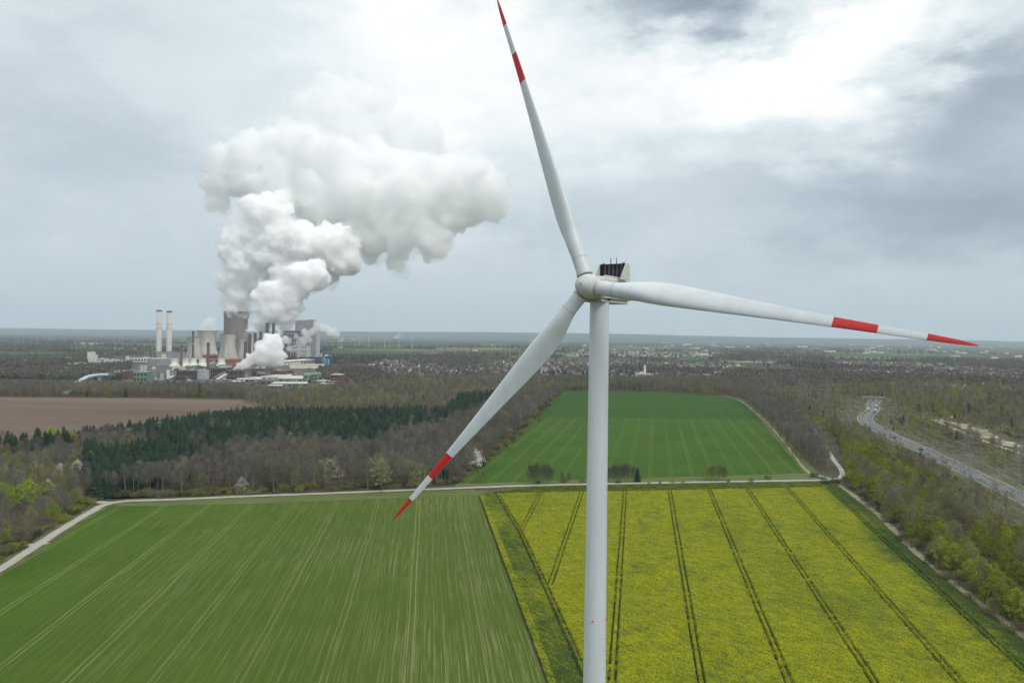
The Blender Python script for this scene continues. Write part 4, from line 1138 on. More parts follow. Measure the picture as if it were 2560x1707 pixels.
SEED_UP = [(560, 420, 42, 60), (600, 400, 45, 60), (650, 390, 50, 70), (545, 460, 35, 60), (700, 410, 62, 70), (760, 400, 66, 80), (640, 450, 58, 70), (700, 480, 60, 80), (780, 470, 72, 90), (860, 460, 76, 90), (850, 400, 60, 80), (930, 480, 76, 100), (920, 420, 60, 110),
 (1000, 480, 72, 110), (1060, 470, 66, 110), (1120, 460, 60, 120), (1170, 450, 56, 120), (1210, 470, 50, 120), (1190, 510, 45, 120), (1120, 520, 55, 120), (1040, 540, 55, 110), (960, 550, 58, 100), (880, 540, 60, 90), (930, 595, 45, 90), (1000, 600, 42, 90), (1060, 595, 38, 80), (1095, 600, 26, 80), (1030, 560, 30, 60), (990, 640, 24, 90), (800, 530, 55, 90),
 (1230, 495, 36, 120), (545, 515, 22, 60), (1090, 622, 28, 80), (1112, 595, 22, 80), (1045, 560, 26, 60), (1000, 672, 14, 90), (1245, 520, 24, 120), (1205, 440, 30, 120), (690, 375, 34, 60), (610, 365, 26, 60)]
SEED_TOP = [(760, 350, 60, 90), (800, 300, 66, 90), (780, 250, 42, 90), (830, 240, 45, 100), (880, 250, 52, 110), (930, 270, 48, 110), (880, 310, 66, 100), (940, 320, 42, 110), (820, 370, 60, 90), (900, 370, 56, 100), (960, 260, 26, 110), (745, 250, 18, 90), (800, 222, 30, 95), (860, 222, 30, 100), (1000, 330, 50, 120), (1060, 360, 50, 130), (1010, 390, 50, 120), (730, 310, 26, 90)]
SEED_LOW = [(581, 922, 2.5), (590, 920, 4.5), (602, 915, 8), (618, 908, 13), (636, 902, 15), (655, 893, 20), (672, 875, 26), (680, 855, 22), (668, 846, 12), (690, 868, 20), (665, 898, 18), (690, 895, 16), (708, 888, 10), (624, 888, 7), (650, 865, 12), (655, 912, 9), (700, 905, 10)]
SEED_RIGHT = [(736, 865, 4), (745, 858, 7), (756, 850, 9), (768, 840, 10), (760, 828, 8), (780, 828, 10), (795, 818, 11), (790, 805, 7), (812, 820, 11), (828, 830, 12), (842, 836, 9), (760, 858, 8), (775, 852, 7), (740, 840, 7), (715, 850, 11), (722, 872, 9), (700, 830, 8)]
SEED_PUFF = [(518, 822, 17), (524, 808, 12), (528, 800, 9), (510, 812, 10)]
V_veil = steam_mat('steam_veil', .008)
V_veil2 = steam_mat('steam_veil_soft', .004)
plume('steam_plume', 'tall white steam column rising from the brown cooling tower', SEED_MAIN, PD, 4.2, steam_mat('steam_dense', .10), seed=2, veil=V_veil)
plume('steam_plume', 'white steam billowing right from the tower behind the dark chimneys', SEED_2, PD2 - 10, 5, steam_mat('steam_dense_second', .11), seed=3, veil=V_veil)
plume('steam_cloud', 'broad grey-bottomed steam cloud spreading right above the columns', SEED_UP, PD + 60, 7, steam_mat('steam_soft', .028), kids=9, seed=4, puff=1.2, veil=V_veil2)
plume('steam_cloud', 'pale topmost steam cloud fading into the bright sky', SEED_TOP, PD + 120, 10, steam_mat('steam_faint', .016), kids=8, seed=5, veil=V_veil2)
plume('steam_plume', 'low dense white steam drifting right from the brick bunker house', SEED_LOW, G(585, 940).y, 2.6, steam_mat('steam_low', .16), kids=8, seed=6)
plume('steam_plume', 'thin torn steam in front of the tallest boiler tower', SEED_RIGHT, G(740, 905).y, 3.5, steam_mat('steam_thin', .05), kids=7, seed=7, disp=(.8, .5))
plume('steam_plume', 'small puff above the grey cooling tower left of the brown one', SEED_PUFF, G(517.7, 893).y, 4, steam_mat('steam_puff', .05), kids=7, seed=8)
plume('steam_plume', 'small white wisp at the foot of the stout brown chimney', [(506, 915, 3), (512, 911, 4), (524, 908, 5), (534, 905, 5)], 2150, 2, steam_mat('steam_wisp', .05), kids=6, seed=9)
plume('steam_plume', 'curling wisp over the white left works', [(257, 893, 2), (260, 888, 3), (264, 883, 4)], 2300, 2, steam_mat('steam_wisp_left', .03), kids=6, seed=10)
plume('steam_plume', 'slanting thin wisp right of the curling one', [(280, 896, 1.5), (284, 892, 2), (288, 888, 2.6)], 2300, 2, steam_mat('steam_wisp_slant', .03), kids=6, seed=12)
plume('steam_plume', 'far white steam beside the distant chimneys near the horizon', [(980, 844, 3), (988, 843, 4), (994, 841, 4), (964, 843, 3)], 9000, 9, steam_mat('steam_far', .02), kids=6, seed=13)
# ------------------------------------------------------------------ vegetation
def veg(name, c1, c2, c3=None, scale=.35, rough=.9, trans=.0):
    m_, t, out = material(name)
    info = t.n.new('ShaderNodeObjectInfo')
    rnd = t.attr('tint') if False else info.outputs['Random']
    p = t.pos()
    n = t.noise(p, scale, 3, .6)
    k = t.m('ADD', t.m('MULTIPLY', n, .6), t.m('MULTIPLY', rnd, .4))
    st = [(.28, c1), (.62, c2)] + ([(.85, c3)] if c3 else [])
    c = t.ramp(k, st)
    b = t.n.new('ShaderNodeBsdfPrincipled'); t.sock(b.inputs['Base Color'], c); b.inputs['Roughness'].default_value = rough
    b.inputs['Specular IOR Level'].default_value = .1
    t.l.new(b.outputs[0], out.inputs[0])
    return m_
V_bark = veg('bark', (.10, .085, .068), (.15, .13, .105))
V_barkp = veg('pale_bark', (.20, .18, .15), (.30, .27, .23))
V_twig = veg('bare_twigs', (.116, .106, .090), (.180, .167, .140), (.235, .220, .182), .02)
V_twigo = veg('budding_twigs', (.150, .145, .078), (.225, .212, .115), (.29, .275, .165), .03)
V_twigd = veg('dark_twigs', (.080, .074, .052), (.135, .125, .082), (.19, .175, .115), .05)
V_con = veg('conifer_needles', (.022, .043, .028), (.040, .072, .044), (.060, .095, .054), .06)
V_leaf = veg('olive_leaves', (.140, .170, .022), (.25, .275, .030), (.36, .36, .065), .05)
V_lime = veg('lime_leaves', (.19, .27, .028), (.30, .38, .04), (.36, .42, .07), .15)
V_pale = veg('pale_green_leaves', (.21, .22, .09), (.29, .29, .13), (.33, .33, .17), .15)
V_blos = veg('white_blossom', (.48, .46, .43), (.70, .68, .65), (.78, .76, .74), .3)
V_dkg = veg('dark_green_leaves', (.035, .055, .022), (.060, .085, .030), (.085, .11, .04), .1)
V_misc = veg('mistletoe', (.03, .04, .012), (.05, .065, .02))

def tri(m, p, d, w_, L_):
    d = Vector(d).normalized(); s_ = d.cross(Vector((random.gauss(0, 1), random.gauss(0, 1), random.gauss(0, 1))))
    if s_.length < 1e-4: s_ = d.orthogonal()
    s_.normalize(); b = len(m.v)
    m.v += [tuple(p - s_ * w_ / 2), tuple(p + s_ * w_ / 2), tuple(p + d * L_)]; m.f.append((b, b + 1, b + 2)); m.mi.append(0); m.sm.append(False)
def leafq(m, p, sz):
    n = Vector((random.gauss(0, 1), random.gauss(0, 1), random.gauss(.6, 1))).normalized(); a = n.orthogonal().normalized() * sz; b_ = n.cross(a.normalized()) * sz
    b = len(m.v); m.v += [tuple(p - a), tuple(p - b_ * .8), tuple(p + a), tuple(p + b_ * .8)]; m.f.append((b, b + 1, b + 2, b + 3)); m.mi.append(0); m.sm.append(False)
def mesh_of(m, name, mats):
    me = bpy.data.meshes.new(name); me.from_pydata(m.v, [], m.f)
    for q in mats: me.materials.append(q)
    me.polygons.foreach_set('material_index', m.mi); me.update(); return me
def tree_meshes(kind, seed):
    """-> (trunk MB, crown MB, trunk material, crown material)"""
    random.seed(seed); tk, cr_ = MB(), MB()
    if kind in ('bare', 'budding', 'pale', 'olive', 'lime', 'blossom', 'copse'):
        H = {'bare': 20, 'budding': 17, 'pale': 17, 'olive': 12, 'lime': 13, 'blossom': 9, 'copse': 12}[kind] * random.uniform(.88, 1.12)
        wide = {'bare': 3.4, 'budding': 4.2, 'pale': 6.4, 'olive': 5.4, 'copse': 4.4, 'lime': 6.0, 'blossom': 4.0}[kind]
        low = {'bare': .42, 'budding': .28, 'pale': .26, 'olive': .10, 'lime': .25, 'blossom': .15, 'copse': .10}[kind]
        lean = Vector((random.gauss(0, .03), random.gauss(0, .03), 1))
        r0 = .012 * H
        prev = Vector((0, 0, 0)); ax = []
        for k in range(6):
            q = lean * (H * .93 * (k + 1) / 6) + Vector((random.gauss(0, .25), random.gauss(0, .25), 0)) * (k > 1)
            tk.tube(prev, q, r0 * (1 - k * .15), r0 * (1 - (k + 1) * .15), 5, caps=False); ax.append((prev.copy(), q.copy())); prev = q
        def env(z):
            t = (z / H - low) / (1 - low)
            return wide * max(.12, math.sin(math.pi * min(1, max(0, .12 + .88 * t)) ** .8) ** .7)
        tips = []
        nl = 16 if kind != 'olive' else 12
        for i in range(nl):
            z = H * (low + (.94 - low) * (i + random.random() * .7) / nl); t0 = z / (H * .93)
            a = i * 2.4 + random.uniform(-.4, .4); p0 = lean * z
            L_ = env(z + 1.5) * random.uniform(.7, 1.05)
            d = Vector((math.cos(a), math.sin(a), random.uniform(.55, 1.2))).normalized()
            p1 = p0 + d * L_ * .6; p2 = p1 + (d + Vector((0, 0, .25))).normalized() * L_ * .55
            (tk).tube(p0, p1, r0 * .32 * (1 - .5 * t0), r0 * .16, 3, caps=False); tk.tube(p1, p2, r0 * .16, .03, 3, caps=False)
            tips += [(p0.lerp(p1, .6), d), (p1, d), (p1.lerp(p2, .5), d), (p2, d)]
        nt = {'bare': 620, 'budding': 560, 'pale': 420, 'olive': 160, 'lime': 120, 'blossom': 200, 'copse': 1050}[kind]
        for i in range(nt):
            p, d = random.choice(tips)
            p = p + Vector((random.gauss(0, .8), random.gauss(0, .8), random.gauss(.3, .9)))
            dd = d + Vector((random.gauss(0, .5), random.gauss(0, .5), random.uniform(.1, .9)))
            tri(cr_, p, dd, random.uniform(.06, .13), random.uniform(1.1, 2.5))
        if kind in ('pale', 'olive', 'lime', 'blossom', 'budding'):
            nc = {'pale': 40, 'olive': 44, 'lime': 60, 'blossom': 40, 'budding': 14}[kind]
            nq = {'pale': 34, 'olive': 36, 'lime': 46, 'blossom': 26, 'budding': 9}[kind]
            for _ in range(nc):
                z = H * (low + .05 + (.97 - low) * random.random()); a = random.uniform(0, 6.3); rr = env(z) * math.sqrt(random.uniform(.25, 1))
                c_ = Vector((rr * math.cos(a), rr * math.sin(a), z)); cs = random.uniform(.7, 1.5)
                for _ in range(nq):
                    leafq(cr_, c_ + Vector((random.gauss(0, .5), random.gauss(0, .5), random.gauss(0, .4))) * cs, random.uniform(.13, .32))
        mats = {'bare': (V_bark if seed % 3 else V_barkp, V_twig), 'copse': (V_bark, V_twigd), 'budding': (V_bark, V_twigo), 'pale': (V_bark, V_pale), 'olive': (V_bark, V_leaf), 'lime': (V_bark, V_lime), 'blossom': (V_bark, V_blos)}[kind]
    elif kind == 'conifer':
        H = 15.5 * random.uniform(.85, 1.15); tk.tube((0, 0, 0), (0, 0, H * .97), .26, .04, 5, caps=False)
        z = H * .10
        while z < H * .985:
            t = z / H; rad = 4.3 * (1 - t) ** .62 * random.uniform(.85, 1.15) + .25; n = 9 if t < .8 else 6; a0 = random.uniform(0, 6.3)
            for k in range(n):
                a = a0 + 2 * math.pi * k / n + random.uniform(-.2, .2); rr = rad * random.uniform(.72, 1.12); dz = -rr * random.uniform(.10, .42)
                c_, s_ = math.cos(a), math.sin(a); w_ = rr * .40; b = len(cr_.v)
                cr_.v += [(0, 0, z + .35), (rr * .6 * c_ - w_ * s_, rr * .6 * s_ + w_ * c_, z + dz * .6 - .1), (rr * c_, rr * s_, z + dz), (rr * .6 * c_ + w_ * s_, rr * .6 * s_ - w_ * c_, z + dz * .6 - .1)]
                cr_.f += [(b, b + 1, b + 2), (b, b + 2, b + 3)]; cr_.mi += [0, 0]; cr_.sm += [False, False]
                for _ in range(2):
                    tri(cr_, Vector((rr * .5 * c_, rr * .5 * s_, z + dz * .5)), (c_ + random.gauss(0, .7), s_ + random.gauss(0, .7), random.uniform(-.3, .5)), .35, rr * .5)
            z += H * (.052 if t < .7 else .038)
        mats = (V_bark, V_con)
    else:   # bushes
        dense = kind == 'bush_green' or kind == 'bush_dark'; H = 4.2 * random.uniform(.85, 1.15)
        for i in range(7):
            a = random.uniform(0, 6.3); tk.tube((0, 0, 0), (math.cos(a) * 1.5, math.sin(a) * 1.5, H * .75), .09, .03, 3, caps=False)
        for i in range(170 if dense else 360):
            a = random.uniform(0, 6.3); rr = 2.3 * math.sqrt(random.random()); z = H * random.uniform(.05, .62) * (1 - .25 * (rr / 2.3) ** 2)
            tri(cr_, Vector((rr * math.cos(a), rr * math.sin(a), z)), (math.cos(a) * .6 + random.gauss(0, .4), math.sin(a) * .6 + random.gauss(0, .4), 1), random.uniform(.05, .11), random.uniform(.9, 1.9))
        if dense:
            for _ in range(26):
                a = random.uniform(0, 6.3); rr = 2.2 * math.sqrt(random.random()); c_ = Vector((rr * math.cos(a), rr * math.sin(a), H * random.uniform(.15, .95) * (1 - .35 * (rr / 2.2) ** 2)))
                for _ in range(18): leafq(cr_, c_ + Vector((random.gauss(0, .4), random.gauss(0, .4), random.gauss(0, .35))), random.uniform(.10, .2))
        mats = (V_bark, {'bush_green': V_leaf, 'bush_dark': V_dkg, 'bush_bare': V_twigo}[kind])
    return tk, cr_, mats
LIB = {}
NVAR = {'copse': 3, 'bare': 5, 'budding': 3, 'conifer': 4, 'olive': 3, 'lime': 2, 'pale': 2, 'blossom': 2, 'bush_bare': 3, 'bush_green': 2, 'bush_dark': 2}
tree_coll = bpy.data.collections.new('tree_sources')
for kd, nv in NVAR.items():
    LIB[kd] = []
    for i in range(nv):
        tk, cr_, mats = tree_meshes(kd, 100 + i * 17 + len(kd))
        a = mesh_of(tk, kd + '_trunk', [mats[0]]); b = mesh_of(cr_, kd + '_crown', [mats[1]])
        j = MB(); j.v = tk.v + cr_.v; o_ = len(tk.v); j.f = tk.f + [tuple(x + o_ for x in f) for f in cr_.f]; j.mi = [0] * len(tk.f) + [1] * len(cr_.f)
        whole = mesh_of(j, kd + '_whole', list(mats))
        LIB[kd].append((a, b, whole))
# far clump tree: cheap, for the woods and gardens kilometres away
def clump(seed, mat, conif=False):
    random.seed(seed); m = MB()
    for _ in range(70):
        a = random.uniform(0, 6.3); t = random.random()
        rr = (5.5 * math.sin(math.pi * (.15 + .8 * t)) if not conif else 4 * (1 - t) + .3) * random.uniform(.5, 1.05)
        p = Vector((rr * math.cos(a), rr * math.sin(a), 1 + 13 * t)); leafq(m, p, random.uniform(.9, 1.9))
    return mesh_of(m, 'far_tree', [mat])
V_far1 = veg('far_bare_wood', (.110, .098, .088), (.165, .148, .130), None, .004)
V_far2 = veg('far_green_wood', (.085, .100, .048), (.145, .155, .070), None, .004)
FARM = [clump(1, V_far1), clump(2, V_far1), clump(3, V_far2), clump(4, V_con, True), clump(5, V_pale)]

random.seed(21)
SPEC = {'bare': ('bare_tree', 'tree'), 'copse': ('bare_tree', 'tree'), 'budding': ('budding_tree', 'tree'), 'conifer': ('conifer', 'conifer'), 'olive': ('leafy_tree', 'tree'), 'lime': ('lime_green_tree', 'tree'), 'pale': ('pale_green_tree', 'tree'), 'blossom': ('blossoming_tree', 'tree'), 'bush_bare': ('bare_bush', 'bush'), 'bush_green': ('green_bush', 'bush'), 'bush_dark': ('dark_bush', 'bush')}
ALL = []   # kind, x, y, scale, rot, variant, region
def scatter(poly, spacing, mixw, region, smin=.8, smax=1.15, avoid=(), sz=None):
    p = np.array([(q[0], q[1]) for q in poly]); x0, y0 = p.min(0); x1, y1 = p.max(0)
    gx, gy = np.meshgrid(np.arange(x0, x1, spacing), np.arange(y0, y1, spacing))
    gx = gx + rs.uniform(-.45, .45, gx.shape) * spacing; gy = gy + rs.uniform(-.45, .45, gy.shape) * spacing
    gx = gx.ravel(); gy = gy.ravel(); ok = pip(poly, gx, gy)
    for av in avoid: ok &= ~pip(av, gx, gy)
    for (lx, ly, rad) in KEEP_OUT: ok &= ((gx - lx) ** 2 + (gy - ly) ** 2) > rad * rad
    # stay near what the camera can see
    ok &= np.abs(gx) < gy * .80 + 40
    gx, gy = gx[ok], gy[ok]
    ks = list(mixw)
    nearroad = np.array([p_[:2] for p_ in KEEP_ROAD]); ww = np.array([mixw[k] for k in ks], float)
    for x, y in zip(gx, gy):
        # species come in patches
        f = [w_ * (.35 + 1.3 * max(0, math.sin(x * .021 + i * 2.1) * math.sin(y * .017 + i * 1.3) + .5)) for i, w_ in enumerate(ww)]
        k = random.choices(ks, f)[0]
        if region.startswith('scrub') and ((nearroad - (x, y)) ** 2).sum(1).min() < 32 ** 2: sz_ = .55
        else: sz_ = 1
        ALL.append((k, x, y, random.uniform(smin, smax) * sz_, random.uniform(0, 6.3), random.randrange(NVAR[k]), region))
KEEP_OUT = []
KEEP_ROAD = [(p.x, p.y) for p in smooth_line(MWG, 9)]
def line_keep(pts, rad, step=5):
    L = smooth_line(pts, step)
    return [(p.x, p.y, rad) for p in L]
KEEP_OUT += [k for k in line_keep(MWG, 13, 9) if k[1] < 3000]
KEEP_OUT += line_keep([G(*p) for p in SANDT], 15, 8)
KEEP_OUT += line_keep([G(2350, 1052), G(2395, 1060), G(2450, 1080), G(2510, 1105), G(2570, 1125)], 16, 12)
KEEP_OUT += line_keep([D(*p) for p in TRACK], 6, 6)
KEEP_OUT += line_keep([D(1905, 1102), D(1934, 1093), D(1932, 1078), D(1918, 1060), D(1905, 1040)], 5, 5)
KEEP_OUT += line_keep([D(2160, 1190), D(2230, 1265), D(2300, 1340), D(2380, 1410), D(2480, 1500)], 5, 6)
Z = 18
P_wleft = [D(-500, 1640), D(-200, 1412), D(0, 1290), D(100, 1232), D(205, 1160), D(218, 1140), D(190, 1015, Z), D(185, 992, Z), D(0, 1000, Z), D(-400, 1010, Z)]
P_con = [G(207, 1200, 3), G(212, 1075, Z), G(300, 1100, Z), G(400, 1072, Z), G(287, 1062, Z), G(191, 1062, Z), G(96, 1071, Z), G(-60, 1085, Z), G(-60, 1075, Z), G(16, 1074, Z), G(96, 1063, Z), G(191, 1055, Z), G(287, 1052, Z), G(383, 1039, Z), G(478, 1026, Z), G(606, 1011, Z), G(700, 1010, Z), G(923, 1007, Z), G(1114, 1006, Z), G(1150, 974, Z), G(1242, 966, Z),
         G(1242, 988, Z), G(1178, 1018, Z), G(1051, 1060, Z), G(987, 1069, Z), G(930, 1092, Z), G(843, 1082, Z), G(700, 1086, Z), G(606, 1092, Z), G(542, 1111, Z), G(478, 1127, Z), G(415, 1146, Z), G(319, 1159, Z), G(274, 1172, Z), G(240, 1215, 8)]
P_patch = [G(205, 1078, Z), G(300, 1101, Z), G(400, 1074, Z), G(287, 1064, Z), G(191, 1064, Z)]
P_mid = [G(242, 1236), G(275, 1172, Z), G(319, 1159, Z), G(415, 1146, Z), G(478, 1127, Z), G(542, 1111, Z), G(606, 1092, Z), G(700, 1086, Z), G(843, 1082, Z), G(930, 1092, Z), G(987, 1069, Z), G(1051, 1060, Z), G(1178, 1018, Z), G(1242, 988, Z), G(1300, 970, Z), G(1400, 968, Z), G(1395, 982), G(1335, 1046), G(1250, 1122), G(1140, 1211), G(1000, 1220), G(700, 1232), G(400, 1243)]
P_back1 = [G(700, 1009, Z), G(600, 1003), G(860, 972), G(1130, 950), G(1420, 955), G(1300, 972, Z), G(1150, 976, Z), G(1114, 1006, Z), G(923, 1006, Z)]
P_strip = [G(-900, 994), G(0, 991), G(330, 993), G(700, 998), G(640, 980), G(330, 976), G(0, 974), G(-900, 975)]
P_backr = [G(1385, 979), G(1500, 976), G(1700, 982), G(1820, 990), G(1860, 1000), G(1900, 985), G(1900, 965), G(1700, 955), G(1385, 955)]
P_rwood = [G(1852, 1000), G(1895, 1040), G(1945, 1093), G(2005, 1165), G(2075, 1180), G(2065, 1130), G(2030, 1090), G(1985, 1045), G(1950, 1010), G(1900, 985)]
P_olive = [D(1945, 1100), D(2020, 1168), D(2105, 1255), D(2205, 1335), D(2310, 1412), D(2430, 1505), D(2600, 1640), D(2750, 1560), D(2520, 1330, 8), D(2350, 1218, 8), D(2200, 1130, 8), D(2080, 1050, 8), D(1960, 985, 8), D(1900, 960, 8), D(1925, 1010), D(1945, 1060)]
P_corr = [G(1950, 1010), G(2010, 1060), G(2150, 1120), G(2300, 1210), G(2450, 1300), G(2600, 1390), G(2900, 1500), G(3000, 1150), G(2800, 1020), G(2560, 968), G(2300, 962), G(2080, 965), G(1900, 975)]
# special single trees first
SPECIAL = []
def special(kind, px, py, sc, label, group=None, var=0, z=0.0):
    g_ = G(px, py, z); g_.z = 0
    if z: KEEP_OUT.extend([(g_.x * k_, g_.y * k_, 7.0 * sc) for k_ in (1 - 9 / g_.y, 1 - 18 / g_.y)])
    KEEP_OUT.append((g_.x, g_.y, 4.5 * sc)); SPECIAL.append((kind, g_, sc, label, group, var))
special('pale', 952, 1232, 1.15, 'round pale green tree with mistletoe, left of the lower blade tip band')
special('pale', 1052, 1228, 1.1, 'round pale green tree full of mistletoe, right beside the red blade band', var=1)
special('lime', 5, 1218, .8, 'lime green tree cut by the picture edge in the left wood', z=9)
special('lime', 28, 1234, .85, 'lime green tree just left of the biggest lime one', z=9)
special('lime', 70, 1232, 1.3, 'biggest lime green tree in the left wood', var=1, z=9)
special('lime', 115, 1206, .7, 'yellowish lime tree right of the biggest lime one', z=9)
special('lime', 130, 1081, .95, 'bright lime tree before the dark conifers at the upper left', z=9)
special('lime', 92, 1086, .9, 'second bright lime tree left of the upper one', var=1, z=9)
special('lime', 180, 1084, .8, 'small lime tree nearest the conifer block', z=9)
special('lime', 128, 1275, .7, 'small lime bush low in the left wood near the track', z=6)
special('lime', 220, 1180, .6, 'lime green sapling at the corner of the conifer block', z=6)
special('pale', 320, 1085, .9, 'pale yellow green tree in the clearing of the conifers', z=12)
special('pale', 340, 1088, .7, 'second pale yellow green tree in the clearing', z=12, var=1)
special('pale', 400, 1062, .8, 'pale green tree between the two conifer strips', z=12)
special('pale', 825, 1170, .7, 'small pale green tree deep in the bare wood', z=9)
special('pale', 725, 1090, .8, 'pale green tree at the foot of the conifers', z=12)
special('pale', 885, 1040, .9, 'pale green tree inside the right conifer block', z=12, var=1)
special('pale', 1115, 1050, .7, 'small pale green tree left of the lower blade', z=12)
special('blossom', 605, 1228, .95, 'single white blossoming tree at the wood edge by the track')
special('blossom', 1190, 1170, 1.5, 'white blossoming tree behind the red blade band at the field edge')
special('blossom', 845, 1165, 1.0, 'white blossoming tree in the bare wood left of the pale round tree', z=9)
special('blossom', 820, 1150, 1.0, 'second white blossoming tree in the bare wood', var=1, z=9)
special('blossom', 925, 1145, 1.0, 'white blossoming tree just behind the left pale round tree', z=9)
special('blossom', 195, 1150, 1.0, 'white blossoming tree beside the corner of the conifer block', z=9)
special('blossom', 150, 1165, 1.0, 'white blossoming tree in the left wood below the lime trees', var=1, z=9)
special('blossom', 120, 1195, .9, 'lower white blossoming tree in the left wood', z=9)
special('budding', 570, 975, 1.15, 'whitish bush-like tree at the wood before the brick halls')
special('conifer', 482, 990, 1.3, 'lone dark conifer before the silver filter building')
special('conifer', 498, 990, 1.45, 'taller lone dark conifer beside the other one')
special('pale', 1330, 1046, 1.0, 'pale budding round tree at the top of the far field edge')
special('olive', 2385, 1435, .95, 'round olive bush between the two worn paths')
special('bush_bare', 2338, 1380, 1.5, 'broad pale grey twiggy bush beside the field edge', var=1)
HEDGE = [('olive', 1195, 1208, .62, 'round bush beside the track left of the tall bush row'), ('copse', 1150, 1209, .5, 'thin bare shrub at the corner of the far field'),
 ('copse', 1325, 1209, .95, 'leftmost bare tree of the tall clump on the track'), ('copse', 1345, 1209, .98, 'second bare tree of the tall clump on the track'), ('copse', 1368, 1208, .95, 'rightmost bare tree of the tall clump on the track'),
 ('bush_dark', 1345, 1210, .9, 'dark bush under the tall clump on the track'), ('bush_bare', 1408, 1207, 1.25, 'bare bush between the tall clump and the tower'), ('bush_bare', 1455, 1207, .95, 'small bare bush left of the tower at the track'),
 ('copse', 1532, 1205, .85, 'leftmost bare tree right behind the tower at the track'), ('copse', 1552, 1204, .9, 'middle bare tree of the clump right of the tower'), ('copse', 1572, 1204, .9, 'right bare tree of the clump right of the tower'), ('conifer', 1594, 1204, .72, 'dark conifer ending the clump right of the tower'),
 ('bush_dark', 1545, 1208, .8, 'dark low bush under the clump right of the tower'), ('bush_green', 1682, 1207, .75, 'left one of two small green bushes by the track'), ('bush_green', 1708, 1207, .8, 'right one of two small green bushes by the track'),
 ('olive', 1768, 1202, .72, 'leftmost bush of the rounded clump by the track'), ('olive', 1790, 1202, .78, 'middle bush of the rounded clump by the track'), ('copse', 1812, 1202, .72, 'right bush of the rounded clump by the track'),
 ('bush_dark', 1820, 1205, .6, 'low dark bush at the foot of the rounded clump'), ('bush_green', 1877, 1206, .9, 'bright green bush alone by the track'), ('bush_bare', 1920, 1199, 1.15, 'bare round bush at the far end of the track'),
 ('bush_dark', 2035, 1193, 1.3, 'dark round bush inside the bend of the track'), ('bush_dark', 2062, 1212, 1.5, 'dark bush left of the track bend end'), ('bush_dark', 2088, 1210, 1.5, 'dark bush right of the track bend end'), ('bush_bare', 1622, 1209, .5, 'tiny dark bush beyond the tower clump'), ('bush_dark', 1650, 1208, .45, 'tiny dark bush left of the green pair')]
HEDGE += [('copse', 1335, 1207, .9, 'bare tree between the left and second tree of the tall clump'), ('copse', 1357, 1207, .92, 'bare tree between the second and right tree of the tall clump'), ('copse', 1378, 1206, .7, 'lower bare shrub at the right of the tall clump'), ('copse', 1542, 1202, .8, 'bare tree behind the left and middle trees right of the tower'), ('copse', 1562, 1202, .85, 'bare tree behind the middle and right trees right of the tower'), ('copse', 1584, 1203, .8, 'bare tree next to the dark conifer right of the tower'), ('copse', 1520, 1204, .7, 'bare tree nearest the tower on its right'), ('copse', 1779, 1200, .75, 'back bush of the rounded clump by the track'), ('copse', 1800, 1200, .75, 'second back bush of the rounded clump'), ('copse', 1210, 1207, .55, 'second bush beside the track at the field corner'), ('copse', 1405, 1206, .5, 'twiggy shrub between the tall clump and the tower'), ('copse', 1422, 1206, .45, 'low twiggy shrub left of the tower')]
for (k, x, y, s_, l) in HEDGE: special(k, x, y, s_, l)

scatter(P_wleft, 6.6, {'bare': 4, 'budding': 4.4, 'olive': .9, 'blossom': .35, 'bush_green': .9, 'lime': .06}, 'left wood', .5, .88)
scatter(P_con, 4.5, {'conifer': 60, 'bare': .35, 'olive': .12}, 'conifer block', .62, 1.15, avoid=[P_patch])
scatter(P_patch, 6.5, {'bare': 5, 'budding': 2, 'pale': .4}, 'clearing in the conifers', .7, .9)
scatter(P_mid, 6.3, {'bare': 30, 'budding': 3, 'blossom': .25, 'pale': .12, 'conifer': .15}, 'bare wood', .78, 1.06)
scatter(P_back1, 8.5, {'bare': 5, 'budding': 4, 'pale': .9, 'olive': 1.2, 'blossom': .3}, 'wood behind the conifers', .65, .95)
scatter(P_strip, 7.0, {'bare': 6, 'budding': 5, 'olive': .3, 'conifer': .1}, 'wood strip behind the ploughed field', .75, 1.0)
scatter(P_backr, 7.5, {'bare': 6, 'budding': 2.4, 'conifer': .3, 'olive': .6}, 'wood strip behind the far field', .7, .95)
scatter(P_rwood, 6.3, {'bare': 14, 'budding': 1.5, 'olive': .4}, 'bare wood right of far field', .62, .92)
scatter(P_olive, 5.0, {'olive': 21, 'budding': 4, 'bare': .8, 'bush_bare': .8, 'bush_green': .8}, 'leafy belt', .55, .95)
scatter(P_corr, 7.2, {'bush_bare': 5, 'bush_green': 2.2, 'budding': 2.6, 'bush_dark': 1.1, 'bare': 1.2, 'conifer': .28, 'olive': 1.5}, 'scrub by the motorway', .5, .95)
# undergrowth along wood edges
def edge_bushes(pts, n_, kinds, region, spread=3, sc=(.6, 1.1)):
    L = smooth_line(pts, 4)
    for i in range(n_):
        p = random.choice(L) + Vector((random.gauss(0, spread), random.gauss(0, spread), 0)); k = random.choice(kinds)
        if any((p.x - a) ** 2 + (p.y - b) ** 2 < (r_ * .75) ** 2 for a, b, r_ in KEEP_OUT): continue
        ALL.append((k, p.x, p.y, random.uniform(*sc), random.uniform(0, 6.3), random.randrange(NVAR[k]), region))
edge_bushes([G(250, 1240), G(400, 1238), G(700, 1226), G(1000, 1214), G(1130, 1207)], 330, ['bush_bare', 'bush_bare', 'bush_dark', 'bush_green'], 'bare wood', 3.5)
edge_bushes([G(1140, 1204), G(1250, 1118), G(1335, 1042), G(1395, 980)], 200, ['bush_bare', 'bush_dark', 'bush_green', 'bush_bare'], 'bare wood', 4)
edge_bushes([D(-200, 1405), D(0, 1284), D(100, 1226), D(205, 1152)], 140, ['bush_bare', 'bush_dark', 'bush_green'], 'left wood', 3)
